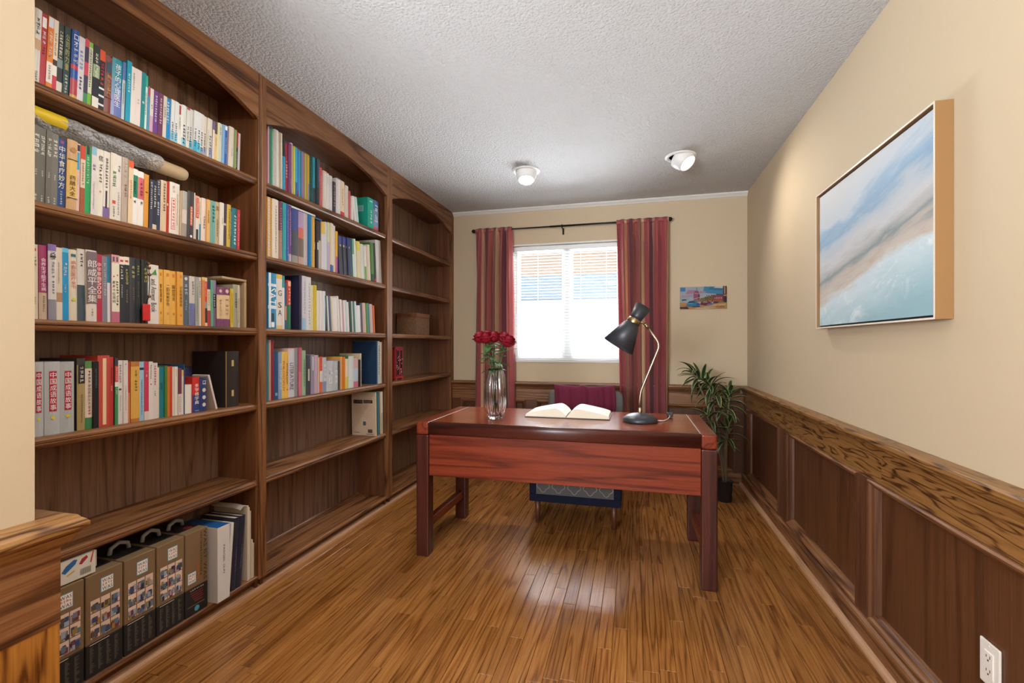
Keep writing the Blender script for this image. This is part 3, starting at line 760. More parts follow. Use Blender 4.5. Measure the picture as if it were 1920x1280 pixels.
  (1.1822, 0.0192, 0.2274, -1.7461, -0.3, 'B03048', 't 中华歌曲500首 F0E0D0 .12 .66 .66', 'crimson book of songs'),
  (1.2018, 0.0161, 0.2241, -1.7467, -0.3, '80808E', 'g D8D8E0 .1 .6 .4', 'grey-violet book'),
  (1.2182, 0.0096, 0.2259, -1.7482, -0.3, '1E7FA0;D8D8DC@.4', '', 'slim white book with a blue head'),
  (1.2283, 0.0137, 0.2338, -1.7411, -0.3, 'D098A0;E0DCC8@.12;B86880@.84', 't 故乡十位将帅 202020 .38 .72 .7;d C04040 .32 .35;b 605060 .03 .1 .4', 'cream book with pink head and foot and bold title'),
  (1.2424, 0.0144, 0.2351, -1.7456, -0.3, 'D098A0;E0DCC8@.12;B86880@.84', 'g 303030 .38 .75 .55;d C04040 .3 .35;b 605060 .03 .1 .4', 'cream book with pink head and foot and fine title'),
  (1.2572, 0.0172, 0.233, -1.7473, -0.3, 'E4DCCC;30343C@.12', 'g E8E8E4 .14 .35 .5;g C0C0C0 .42 .62 .3;b C04048 .05 .08 .6', 'black book with a cream head'),
  (1.2748, 0.0176, 0.2349, -1.7485, -0.3, 'E4DCCC;2C3038@.12', 'g C8C060 .18 .42 .5;g A0A060 .5 .7 .3;b C04048 .05 .08 .6', 'black book with a cream head'),
  (1.2928, 0.0219, 0.2355, -1.7486, -0.3, '343840', 'g D0C878 .12 .32 .5;g 907050 .45 .65 .3', 'glossy black book with yellow title'),
  (1.3151, 0.0157, 0.2348, -1.7477, -0.3, '30363A', 'g D0C878 .1 .26 .5;g 708060 .35 .6 .3', 'black-green book with yellow title'),
  (1.3312, 0.0235, 0.2341, -1.7436, -0.3, '242628', 'g D0C860 .12 .36 .45', 'thick black book'),
  (1.3568, 0.0421, 0.2219, -1.7478, -0.3, 'DAD4CC', 'm 4A8A40 .12 .5;r and%Answer%Book 4A4A50 .24 .8 .5', 'thick white answer book'),
  (1.3993, 0.0176, 0.21, -1.7487, -0.3, 'E0AC50', 'b D07840 .06 .12 .4;t 警世通言 4A3818 .26 .6 .5;b D06030 .77 .81 .3;g C89038 .86 .95 .3', 'mustard yellow book with a vertical black title'),
  (1.4173, 0.0248, 0.2101, -1.7451, -0.3, 'E0AC50', 'b C88040 .06 .12 .4;t 二刻拍案惊奇 4A3818 .27 .66 .5;b C88040 .78 .82 .3', 'mustard yellow book with a vertical black title'),
  (1.4424, 0.0254, 0.2097, -1.747, -0.3, 'DEA848', 'b D07840 .06 .12 .4;t 醒世恒言 4A3818 .26 .56 .5;b A08030 .78 .82 .3', 'mustard yellow book with a vertical black title'),
  (1.4683, 0.0254, 0.2105, -1.741, -0.3, 'DCA040', 'b D07840 .06 .12 .3;t 初刻拍案惊奇 4A3818 .27 .66 .45;b C87838 .8 .84 .3', 'mustard yellow book with a vertical black title'),
  (1.4941, 0.0294, 0.2012, -1.748, -0.3, '4E606C', 'd D0C0C0 .07 .45;g D8D8D8 .18 .4 .4;g A0A8B0 .5 .7 .3', 'slate blue book with a pale disc'),
  (1.5239, 0.0251, 0.2007, -1.7448, -0.3, 'C8C0BC;6A70A0@.55', 'g 707070 .1 .4 .4', 'pale book with a violet lower half'),
  (1.5494, 0.0176, 0.2013, -1.7428, -0.3, 'A0A098', 'g 808878 .2 .9 .4', ''),
  (1.5674, 0.0113, 0.2016, -1.7457, -0.3, 'D8D0C8', 'g 406080 .08 .42 .6', ''),
  (1.5791, 0.0142, 0.2041, -1.7411, -0.3, 'C88048', 'b D8B878 0 .06 1', ''),
  (1.5936, 0.014, 0.2043, -1.7452, -0.3, 'D8C090;D0402E@.08;8890A0@.5;303030@.63;D8C8A8@.93', 'g F8D8C0 .1 .4 .35', 'red and grey banded book'),
  (1.608, 0.0166, 0.1958, -1.7471, -0.3, '3C3850;D0BE98@.2;B03840@.66', 'g 808060 .25 .55 .4', 'cream book with a red foot'),
  (1.625, 0.0119, 0.1984, -1.7457, -0.3, '58A088', 'g 80C0A8 .2 .5 .3', 'slim mint green book'),
  (1.6374, 0.0163, 0.1996, -1.7487, -0.3, '887890;202024@.3;706078@.6', 'g D8D8D8 .32 .58 .5', 'grey-purple book'),
  (1.654, 0.0315, 0.1726, -1.7456, -0.3, '784068;D4B890@.2;784068@.8', 'd D0B8A8 .1 .45;g C0A070 .28 .75 .4', 'beige and plum volume'),
  (1.686, 0.038, 0.1749, -1.747, -0.3, '784068;D4B890@.2;784068@.8', 'd D0B8A8 .1 .45;g C0A070 .28 .75 .4', 'beige and plum volume'),
  (1.7243, 0.0122, 0.1722, -1.7419, -0.3, 'D0B030', 'g 605010 .1 .9 .4', 'slim bright yellow book'),
  (1.737, 0.0249, 0.1924, -1.7424, -0.3, '98987E', 'g 404048 .2 .55 .4', 'grey-green book'),
  (1.7623, 0.015, 0.193, -1.745, -0.3, 'C8BCA8', 'g 605848 .3 .9 .3', 'pale worn booklet'),
 ]),
 ('4A', 0.888, [
  (1.0078, 0.0291, 0.2263, -1.7457, 0, 'B4B8BC', 'b B02038 .13 .68 .47;t 中国成语故事 F0F0F0 .14 .67 .4;d D8C838 .765 .28', 'thick silver book with a red title label'),
  (1.0373, 0.0407, 0.226, -1.744, 0, 'B4B8BC', 'b B02038 .13 .68 .47;t 中国成语故事 F0F0F0 .14 .67 .4;d D8C838 .765 .28', 'thick silver book with a red title label'),
  (1.0784, 0.0383, 0.2245, -1.7441, 0, 'AEB2B4', 'b B02038 .13 .68 .47;t 中国成语故事 F0F0F0 .14 .67 .4;d D8C838 .765 .28', 'thick silver book with a red title label'),
  (1.1246, 0.023, 0.2339, -1.7443, 0, '3A3A38;A89460@.09', 'b 28282C .09 .35 .8;g E8E8E0 .1 .34 .5;g 786840 .5 .9 .25', 'olive book with a black title label'),
  (1.148, 0.0205, 0.2244, -1.7441, 0, '5A8850;E0CCC0@.11;3A8050@.83', 't 字优秀作文大全 202020 .34 .7 .45;g 505850 .14 .32 .4;g D04848 .7 .81 .4', 'pink-white book with green head and foot'),
  (1.1689, 0.0167, 0.2218, -1.739, 0, '1E1E24', 'g 707078 .1 .4 .3', 'black book'),
  (1.1861, 0.0371, 0.2417, -1.7449, 0, 'C04840', 'b E8C8A0 .04 .97 .3', 'thick red book with a cream strip'),
  (1.2235, 0.0125, 0.2353, -1.7456, 0, 'C0403A', 'g 402020 .15 .4 .4;g F0D8C0 .42 .5 .4', ''),
  (1.2364, 0.0105, 0.2321, -1.7386, 0, '3C4048;D04848@.12;E4E0DC@.36;3A9058@.43', 'g F0E0D0 .14 .34 .4;g D0E0C8 .45 .55 .5', 'green book with red and black upper bands'),
  (1.2473, 0.0162, 0.223, -1.7415, 0, 'DAD4D4', 'g A0A0A0 .06 .36 .5;b 504848 .44 .47 .5;g A0A0A8 .55 .8 .3', 'white book with small grey marks'),
  (1.2639, 0.0151, 0.2224, -1.7381, 0, 'D8D0CC', 'd C04848 .06 .25;g B0A8A0 .4 .8 .3', ''),
  (1.2794, 0.0096, 0.2131, -1.7428, 0, 'C05048', 'b D08868 .5 1 1', ''),
  (1.2894, 0.0303, 0.2168, -1.7388, 0, 'B87838;D8A850@.08;B87838@.94', 'g 706030 .14 .25 .3;g 4A4020 .3 .5 .3', 'ochre yellow book'),
  (1.321, 0.0168, 0.2158, -1.7408, 0, '98C0D8', 'b 303840 .1 .14 .9;g 4878B0 .3 .9 .35', 'light blue book'),
  (1.3382, 0.0165, 0.2152, -1.7397, 0, 'C83858;D8C8BC@.85', 'g F0D8D8 .15 .27 .5', ''),
  (1.3551, 0.0152, 0.2146, -1.74, 0, 'D8D4D0', 'd C04050 .39 .35;g 707070 .05 .3 .4', ''),
  (1.3707, 0.0187, 0.2093, -1.742, 0, 'D4CCC8', 'g D04878 .04 .4 .45;g 606060 .5 .6 .3', ''),
  (1.3898, 0.0087, 0.1914, -1.7453, 0, 'D8CCB0', '', ''),
  (1.3989, 0.0167, 0.1923, -1.7443, 0, '1E7A90', 'b 146070 .3 .45 .5', ''),
  (1.4159, 0.0096, 0.1968, -1.739, 0, '4A7A38', '', ''),
  (1.4259, 0.0097, 0.1928, -1.7388, 0, 'C87020', '', ''),
  (1.436, 0.0098, 0.1939, -1.7386, 0, 'C04030', '', ''),
  (1.4462, 0.0099, 0.1902, -1.7433, 0, 'D8D4C4', '', ''),
  (1.4565, 0.0135, 0.1912, -1.7407, 0, 'DCD4C8', 'g A08888 .05 .2 .3', ''),
  (1.4704, 0.0155, 0.1839, -1.7396, 0, '703848;D8CCC8@.55', 'g A0A0A0 .6 .95 .5', ''),
  (1.4863, 0.0086, 0.177, -1.7409, 0, 'DCB878;DCD4C8@.14', 'g C06838 .25 .55 .4', ''),
  (1.4953, 0.0039, 0.199, -1.7395, 0, '1E5080', '', 'slim dark blue book taller than its neighbours'),
  (1.5349, 0.0316, 0.1443, -1.7418, 0, 'C83028;2A4080@.5', 't 多字格字典 F4F0E8 .18 .78 .6;g E0E0E8 .93 .97 .7', 'small red and blue dictionary'),
  (1.5669, 0.0326, 0.1386, -1.7408, 0, '2A3C70', 'd D0D0D0 .36 .5;d D0D0D0 .58 .5;d D0D0D0 .8 .5;g D0D0E0 .06 .22 .6', 'small navy dictionary with three round pictures'),
  (1.6456, 0.0083, 0.1533, -1.7405, -15.0, 'D8CCC4', '', 'slim white book leaning on the black album'),
  (1.6952, 0.0738, 0.2475, -1.7439, 0, '2A2422', 'b C8B070 .16 .27 .16;b C8B070 .7 .81 .16;b B09850 0 1 .04L', 'large black album with brass clasps'),
 ]),
 ('1B', 1.95, [
  (1.9434, 0.0092, 0.2893, -1.7416, 0, 'C890A8', '', ''),
  (1.953, 0.0154, 0.2972, -1.7413, 0, '2A7858', 'b 303848 0 .05 1', ''),
  (1.9688, 0.0131, 0.2978, -1.7484, 0, '58B8A0', 'g D0F0E8 .1 .9 .4', ''),
  (1.9823, 0.0328, 0.292, -1.7412, 0, 'D8D4D0', 'c B8B4B0 .5', 'white comb-bound book'),
  (2.0155, 0.0259, 0.2901, -1.7413, 0, 'D0C4A8', 'c 8A8070 .45', 'beige comb-bound book'),
  (2.0418, 0.0232, 0.2774, -1.7437, 0, '28282C;1E90B8@.35', '', 'black and blue book'),
  (2.0653, 0.0223, 0.2572, -1.7486, 0, 'A82838', 'g E8D0C8 .35 .7 .6', 'dark red book with white lettering'),
  (2.088, 0.0227, 0.2651, -1.7418, 0, '7A4878', 'g C0A0C0 .7 .9 .3', ''),
  (2.1111, 0.0134, 0.2765, -1.748, 0, 'D8D0D4', '', ''),
  (2.1249, 0.0107, 0.2632, -1.7413, 0, 'C8C040', '', ''),
  (2.136, 0.0193, 0.2646, -1.7437, 0, '30A0C8;2060A0@.7', '', ''),
  (2.1557, 0.0153, 0.2623, -1.7485, 0, '2878B0;A03040@.85', '', ''),
  (2.1714, 0.0162, 0.2614, -1.7477, 0, '4098C0', '', ''),
  (2.188, 0.0142, 0.2601, -1.7439, 0, '6A7AA0', '', ''),
  (2.2026, 0.0107, 0.2581, -1.7444, 0, 'C05868', '', ''),
  (2.2136, 0.013, 0.2599, -1.743, 0, '90B858', '', ''),
  (2.227, 0.0124, 0.262, -1.7416, 0, 'D07830', '', ''),
  (2.2398, 0.0171, 0.2633, -1.7473, 0, 'A0B838;5898A0@.6', '', ''),
  (2.2573, 0.0204, 0.2676, -1.749, 0, '303838', 'g 607870 .1 .9 .5', ''),
  (2.2781, 0.0192, 0.2651, -1.7416, 0, '208898;303028@.65', '', ''),
  (2.2977, 0.0155, 0.2646, -1.7489, 0, '283840', 'g 506070 .1 .9 .4', ''),
  (2.3135, 0.0237, 0.269, -1.742, 0, '384858;303830@.6', 'g 8090A0 .1 .5 .4', ''),
  (2.3377, 0.0308, 0.232, -1.7481, 0, 'C85860', 'g E8A8A8 .2 .8 .3', 'coral red book'),
  (2.3688, 0.0281, 0.2214, -1.7425, 0, 'D8D0C8', 'b E0A080 0 .05 1', ''),
  (2.3973, 0.0261, 0.2182, -1.7427, 0, 'DAD6D2', 'g A0A0A0 .1 .3 .3', ''),
  (2.4238, 0.0301, 0.213, -1.742, 0, 'D4D0D0', 'g A8A0B0 .1 .6 .3', ''),
  (2.4543, 0.0371, 0.1889, -1.7446, 0, '38303C', 'g A8A0A8 .1 .8 .4', 'short dark book'),
  (2.4918, 0.0436, 0.2208, -1.742, 0, 'D8D0CC', 'b A8B0B8 0 .03 1', ''),
  (2.5358, 0.0488, 0.2223, -1.7474, 0, 'E0CCA8;C83848@.85', 'g C09070 .2 .7 .3', 'cream book with a red foot'),
  (2.585, 0.0336, 0.2069, -1.7436, 0, 'D8CCC4', 'g B0A8A8 .2 .8 .3', ''),
  (2.619, 0.0294, 0.1854, -1.7464, 0, 'C8585C', '', 'slim rose red book'),
  (2.6488, 0.0249, 0.1595, -1.7419, 0, 'DCD8D4', '', ''),
  (2.6911, 0.0179, 0.1658, -1.7428, -9.0, 'DCD8D4', '', 'slim white leaning book'),
  (2.7096, 0.0326, 0.1665, -1.7452, -9.0, 'C0D8D4', '', 'slim pale aqua leaning book'),
  (2.846, 0.0714, 0.2115, -1.7448, 0, '1AA088', 'g E8F4F0 .38 .85 .3;b B8D8D0 .08 .12 .5', 'thick teal green box book'),
  (2.9178, 0.0759, 0.2162, -1.7488, 0, '4A6A98;7890B0@.3;C05868@.85', 'g F0F0F4 .12 .75 .6', 'blue book with white print'),
 ]),
 ('2B', 1.594, [
  (1.9444, 0.0305, 0.299, -1.7487, 0, 'C89020', 'c E8E4DC .5', 'yellow comb-bound book'),
  (1.9753, 0.0412, 0.299, -1.7442, 0, 'D8D0C0', 'g A09880 .1 .9 .3', 'cream book in clear plastic'),
  (2.0169, 0.029, 0.299, -1.7451, 0, '70385A;A07868@.5', 'g D0A878 .1 .7 .4', 'plum and brown book'),
  (2.0463, 0.0223, 0.299, -1.7421, 0, '28A0A8', 'g 80D0D0 .2 .8 .3', ''),
  (2.069, 0.0227, 0.299, -1.7441, 0, '3858A0', 'g A0B0D8 .1 .9 .3', ''),
  (2.0921, 0.0237, 0.299, -1.7479, 0, '684078;B0A8B0@.85', 'g C0A8D0 .1 .7 .4', ''),
  (2.1162, 0.0468, 0.2894, -1.7461, 0, '3A4888;4A4A50@.4;908C80@.85', '', 'thick dark photo-covered book'),
  (2.1634, 0.0409, 0.2858, -1.7429, 0, 'A890B0;C86858@.3;706050@.5;B89888@.85', '', 'mauve and brown photo-covered book'),
  (2.2047, 0.0188, 0.2896, -1.7448, 0, 'B8B4A8', '', ''),
  (2.2239, 0.0204, 0.2906, -1.7489, 0, 'B8A8C0', '', ''),
  (2.2447, 0.0254, 0.2902, -1.7423, 0, '1878B0', 'g 60B0E0 .1 .9 .3', 'bright blue book'),
  (2.2705, 0.0245, 0.2854, -1.7424, 0, 'D8A030', 'g F0D080 .1 .9 .3', 'orange book'),
  (2.2955, 0.0146, 0.2695, -1.7483, 0, '282828', 'b D0D0D0 .45 .6 .4', ''),
  (2.3105, 0.0218, 0.2733, -1.7447, 0, '302828', 'b D0D0D0 .45 .6 .4', ''),
  (2.3327, 0.0207, 0.2751, -1.746, 0, '3C3430;B8B0A8@.4', '', ''),
  (2.3538, 0.0182, 0.2787, -1.7427, 0, 'D8B050;C8C8D0@.25', '', ''),
  (2.3723, 0.0191, 0.2825, -1.7465, 0, 'D8B860;C8C8D4@.25', '', ''),
  (2.3919, 0.0194, 0.2874, -1.7471, 0, 'C8CCD0', '', ''),
  (2.4117, 0.0219, 0.289, -1.7451, 0, 'C8D0A8;B8A8C8@.4', '', ''),
  (2.434, 0.0208, 0.2901, -1.7413, 0, 'D8C8B0;3060A0@.85', '', ''),
  (2.4552, 0.0188, 0.2927, -1.7482, 0, 'D0D4D8;3860A8@.85', '', ''),
  (2.4743, 0.0174, 0.2854, -1.7481, 0, 'DCC8B0', '', ''),
  (2.4922, 0.0185, 0.2562, -1.744, 0, 'D8A830;A84890@.6', '', ''),
  (2.5275, 0.0149, 0.2346, -1.7419, -4.2, '303878;28282C@.25;30343C@.3', '', ''),
  (2.543, 0.0151, 0.2358, -1.7449, -4.2, '303878;C0B060@.22;28282C@.27', '', ''),
  (2.5586, 0.0153, 0.2369, -1.7455, -4.2, '303878;28282C@.25', '', ''),
  (2.5743, 0.0155, 0.2371, -1.7421, -4.2, '303878;C0B060@.22;30343C@.27', '', ''),
  (2.5902, 0.0156, 0.2377, -1.7428, -4.2, '303878;28282C@.25', '', ''),
  (2.6064, 0.0158, 0.2389, -1.7485, -4.2, '303878;C0B060@.22;28282C@.27', '', ''),
  (2.6227, 0.016, 0.2406, -1.7419, -4.2, '303878;30343C@.25', '', ''),
  (2.6392, 0.0162, 0.2423, -1.7474, -4.2, '303878;C0B060@.22;3A4A5C@.27', '', ''),
  (2.656, 0.0164, 0.244, -1.7466, -4.2, '3A4888;4A6078@.3', '', ''),
  (2.6728, 0.0199, 0.2471, -1.7423, -4.2, '58906A;C0D0C8@.4', '', ''),
  (2.6934, 0.0254, 0.2497, -1.7456, -4.2, 'D8E0E0', '', ''),
  (2.7193, 0.0434, 0.2393, -1.7426, -4.2, 'D8C850;D8C8A8@.25', '', ''),
  (2.7632, 0.0448, 0.2331, -1.7477, -4.2, 'C8CCC0', '', ''),
  (2.8085, 0.0254, 0.2274, -1.742, -4.2, 'D8D8D0;70A058@.6', '', ''),
  (2.8344, 0.0279, 0.2303, -1.7476, -4.2, 'D0B098', '', ''),
  (2.8635, 0.0265, 0.2469, -1.7478, -4.2, 'D8D0C0', '', ''),
  (2.8912, 0.0429, 0.2674, -1.745, -4.2, '4A7A30;304028@.8', '', 'thick leaning green book'),
  (2.9348, 0.0257, 0.2726, -1.7463, -4.2, '303038;A03040@.9', '', ''),
  (2.9619, 0.0699, 0.2998, -1.7447, -4.2, 'C8C4C0', '', 'thick white plastic-wrapped book'),
 ]),
 ('3B', 1.243, [
  (1.9441, 0.0558, 0.2766, -1.7418, 0, '1880B0;D0E0EC@.19;1880B0@.24;D0E0EC@.58;1880B0@.64', 'b D8E4F0 0 .98 .28L;r SAT F4F8FC .27 .57 .8;b 203848 .72 .86 .3;b F0F0F0 .88 .97 .35', 'blue test preparation book lettered SAT'),
  (2.0003, 0.0426, 0.2768, -1.7433, 0, 'D8B048;DCD4CC@.08;D8C078@.93', 't G 303030 .28 .4 .6;t S 303030 .5 .62 .6;t A 303030 .64 .76 .6', 'cream book with spaced black letters'),
  (2.0433, 0.0239, 0.2744, -1.749, 0, '1A9098;DCD8D4@.22', '', 'white book with a teal head'),
  (2.0676, 0.0102, 0.242, -1.7465, 0, '1E6088;C8A080@.5;1E6088@.8', '', ''),
  (2.0782, 0.0282, 0.2564, -1.7446, 0, 'C04030;207050@.5', 'b E0B898 .02 .12 .7;g E8D0B0 .15 .5 .5', 'red and green book'),
  (2.1721, 0.0204, 0.295, -1.7451, 0, '2A2C48', '', 'navy binder'),
  (2.1929, 0.0292, 0.295, -1.7433, 0, 'C8C4CC;90B8D8@.78', 'g 8088A8 .1 .7 .4', 'pale book with a light blue foot'),
  (2.2225, 0.0109, 0.295, -1.7451, 0, 'C8C8D0', '', ''),
  (2.2339, 0.0377, 0.295, -1.7484, 0, 'D4D4D4', 'g A0A0A8 .1 .9 .4', 'white book in clear plastic'),
  (2.272, 0.0191, 0.2532, -1.747, 0, 'D8D0A0', '', ''),
  (2.2915, 0.0206, 0.2556, -1.7422, 0, 'C8B028', '', 'yellow booklet'),
  (2.3125, 0.027, 0.2288, -1.7461, 0, 'D8D4CC', '', ''),
  (2.3399, 0.0213, 0.2299, -1.7429, 0, 'DCD8D4', '', ''),
  (2.3616, 0.0134, 0.2298, -1.7411, 0, 'D8D0D4', '', ''),
  (2.3755, 0.0174, 0.2311, -1.744, 0, 'B8D0D8', '', ''),
  (2.404, 0.0131, 0.2056, -1.7436, -4.2, '303030;4A4038@.5', '', ''),
  (2.4175, 0.0139, 0.2062, -1.7441, -4.2, 'C8C8C8', '', ''),
  (2.4319, 0.0206, 0.2067, -1.7465, -4.2, '3A5878', '', ''),
  (2.4529, 0.0116, 0.207, -1.7417, -4.2, 'C8B8A0', '', ''),
  (2.4649, 0.0523, 0.2009, -1.7453, -4.2, 'DED8D4', '', 'wide white leaning book'),
  (2.5183, 0.0107, 0.2154, -1.7417, -4.2, 'DCDCDC', '', ''),
  (2.5295, 0.0158, 0.1976, -1.7466, -4.2, 'C8A8B0', '', ''),
  (2.5457, 0.0138, 0.1981, -1.7421, -4.2, 'E0DCD8', '', ''),
  (2.5599, 0.0181, 0.194, -1.7427, -4.2, 'B08890', '', ''),
  (2.5785, 0.0199, 0.1953, -1.7441, -4.2, 'D8D0D0', '', ''),
  (2.5989, 0.0202, 0.1967, -1.7455, -4.2, 'B8CCD0', '', ''),
  (2.6195, 0.0217, 0.1885, -1.7479, -4.2, 'E0D8D4', '', ''),
  (2.6419, 0.0238, 0.1958, -1.7428, -4.2, '3A5850', '', ''),
  (2.6662, 0.0165, 0.1972, -1.7461, -4.2, 'C8D0D0', '', ''),
  (2.6831, 0.0174, 0.1982, -1.7437, -4.2, '385848', '', ''),
  (2.7011, 0.0255, 0.1992, -1.7479, -4.2, 'C8DCE0', '', ''),
  (2.7271, 0.0421, 0.1758, -1.7483, -4.2, 'DCDCDC', '', ''),
  (2.7704, 0.0193, 0.1957, -1.7478, -4.2, '303848', '', ''),
  (2.7902, 0.0229, 0.1971, -1.7425, -4.2, 'C8A8A8', '', ''),
  (2.8136, 0.0215, 0.198, -1.7476, -4.2, 'C8B890', '', ''),
  (2.8356, 0.0201, 0.1993, -1.7418, -4.2, '509060', '', ''),
  (2.8561, 0.0203, 0.2005, -1.746, -4.2, '2A6080', '', ''),
  (2.8769, 0.0275, 0.1964, -1.7444, -4.2, 'C0A8A0', '', ''),
  (2.9049, 0.0138, 0.1957, -1.7462, -4.2, 'B0A090', '', ''),
  (2.9191, 0.0209, 0.1899, -1.744, -4.2, 'C86020', '', ''),
 ]),
 ('4B', 0.888, [
  (1.9432, 0.0109, 0.3, -1.7483, 0, '1A7888', '', ''),
  (1.9545, 0.0155, 0.3, -1.7458, 0, 'C09890', '', ''),
  (1.9703, 0.0112, 0.3, -1.7415, 0, '8A1E28', '', 'slim dark red book'),
  (1.9878, 0.0301, 0.2443, -1.7476, 0, '1E4A78', 'b 88A0B8 .86 .92 .5', 'thick navy blue book'),
  (2.0182, 0.0219, 0.24, -1.7438, 0, '88A0C0', 'r BUSINESS C8D4E0 .25 .8 .6', 'grey-blue book lettered BUSINESS'),
  (2.0406, 0.0243, 0.2396, -1.7464, 0, 'E0C060', 'r PHILOSOPHY C04830 .2 .85 .6', 'yellow book lettered PHILOSOPHY'),
  (2.0652, 0.0248, 0.2391, -1.7466, 0, 'E0B050', 'r MYTHOLOGY 303030 .25 .7 .55;d 303030 .82 .25', 'amber book lettered MYTHOLOGY'),
  (2.0905, 0.0476, 0.2572, -1.7488, 0, 'D8B8B0;C8C8D0@.04', 'r LITERATURE 604868 .3 .85 .6', 'pinkish book lettered LITERATURE'),
  (2.1384, 0.0264, 0.2594, -1.7488, 0, '888C94', 'g B0B0B8 .4 .9 .3', ''),
  (2.1652, 0.0238, 0.2603, -1.7414, 0, 'B86070;C87080@.5', '', ''),
  (2.1893, 0.0308, 0.2449, -1.7424, 0, '8AB090', 'g 4A8058 .2 .8 .4', 'pale green book'),
  (2.2205, 0.041, 0.2181, -1.7426, 0, '404048', 'b C8C0B0 .35 .65 .3', ''),
  (2.2619, 0.0285, 0.2204, -1.7425, 0, '9088A0', 'b D0D0D8 .05 .4 .3', ''),
  (2.2909, 0.0345, 0.2165, -1.7414, 0, 'B8A0B0', '', ''),
  (2.3258, 0.0175, 0.203, -1.7477, 0, 'E0D0A0;D8D0C8@.7', '', ''),
  (2.3436, 0.0213, 0.2065, -1.7443, 0, 'D05040;D0D0D0@.4;D06040@.7', '', 'red and white striped book'),
  (2.3652, 0.0378, 0.2016, -1.745, 0, 'B0B8C0;8090A8@.7', 'g E8E8E8 .2 .7 .6', 'grey book in crinkled plastic'),
  (2.4034, 0.0648, 0.1793, -1.7444, 0, 'B8BEC4', 'g F0F0F0 .2 .8 .6', 'wide grey book in crinkled plastic'),
  (2.4686, 0.0394, 0.1774, -1.7415, 0, 'B0B6BC', 'g F0F0F0 .3 .8 .6', 'smaller grey book in crinkled plastic'),
  (2.5083, 0.0227, 0.1753, -1.7429, 0, '484040', '', ''),
  (2.5314, 0.0127, 0.1893, -1.7413, 0, 'C09878', '', ''),
  (2.5445, 0.0212, 0.2008, -1.7481, 0, 'D8A040', '', ''),
  (2.5661, 0.0208, 0.2002, -1.7438, 0, 'D07020', '', 'slim orange book'),
  (2.5871, 0.0326, 0.1863, -1.7436, 0, 'D8C8B0;C8C068@.6', '', ''),
  (2.6203, 0.0559, 0.2027, -1.743, 0, '208050;C8D0D0@.0', '', 'green book'),
  (2.6764, 0.055, 0.1898, -1.7441, 0, 'C8A0A0;B0C0D0@.35;C07080@.8', '', 'pink and grey banded book'),
  (2.7318, 0.0264, 0.1771, -1.7423, 0, '201E22', '', 'short black book'),
  (2.7587, 0.014, 0.2167, -1.7466, 0, 'D0C0A0', '', 'slim tan booklet'),
  (2.9496, 0.0231, 0.2989, -1.7416, 0, '1E3A5C;1E3A5C@.5', 'b 8AB8B8 0 1 .25', 'large navy folder with a pale edge'),
  (2.9731, 0.028, 0.3, -1.7458, 0, 'C8C8C8', 'g 303030 .1 .8 .5', 'slim grey-white spiral booklet'),
  (3.0016, 0.0304, 0.2932, -1.7442, 0, 'C8C0B0', '', 'cream booklet beside the bookcase side panel'),
 ]),
 ('5B', 0.53, [
  (2.927, 0.015, 0.3031, -1.7318, -1.5, 'CDB8A0', '', 'buff magazine showing its cover'),
  (2.9423, 0.0211, 0.3031, -1.7334, -1.5, '0E5A62', '', 'dark teal book'),
  (2.9637, 0.0139, 0.3031, -1.7365, -1.5, '3A9C98', '', 'slim aqua book'),
  (2.9778, 0.0117, 0.3003, -1.7372, -1.5, '4A2C58', '', 'slim purple book'),
  (2.9897, 0.0135, 0.2983, -1.7364, -1.5, 'B0A078', '', 'olive beige book'),
  (3.0035, 0.0285, 0.2983, -1.734, -1.5, 'D0C8B8;B8A898@.5', '', 'cream book with a torn label'),
 ]),
]
SHELFNAME = {'1A': 'top shelf, bookcase nearest doorway', '2A': 'second shelf, bookcase nearest doorway', '3A': 'third shelf, bookcase nearest doorway', '4A': 'fourth shelf, bookcase nearest doorway',
             '1B': 'top shelf, middle bookcase', '2B': 'second shelf, middle bookcase', '3B': 'third shelf, middle bookcase', '4B': 'fourth shelf, middle bookcase', '5B': 'fifth shelf, middle bookcase'}
def colour_name(h):
    import colorsys
    r, g, b = [int(h[i:i + 2], 16) / 255 for i in (0, 2, 4)]
    hh, s, v = colorsys.rgb_to_hsv(r, g, b); hh *= 360
    if v < .24: return 'black'
    if s < .12: return 'white' if v > .78 else 'grey' if v > .4 else 'charcoal'
    if s < .28 and v > .72: return 'cream' if 15 < hh < 70 else 'pale blue' if 170 < hh < 250 else 'pale pink' if hh > 280 or hh <= 15 else 'pale green'
    if hh < 16 or hh > 345: return 'red' if v > .5 else 'maroon'
    if hh < 40: return ('tan' if s < .5 else 'orange') if v > .6 else 'brown'
    if hh < 66: return 'yellow' if s > .45 else 'beige'
    if hh < 160: return 'green'
    if hh < 195: return 'teal'
    if hh < 255: return 'blue' if v > .45 else 'navy'
    return 'purple'
ORD = ['first', 'second', 'third', 'fourth', 'fifth', 'sixth', 'seventh', 'eighth', 'ninth', 'tenth']
def ordinal(n): return ORD[n - 1] if n <= 10 else f"{n}{'th' if 10 < n % 100 < 14 else {1: 'st', 2: 'nd', 3: 'rd'}.get(n % 10, 'th')}"

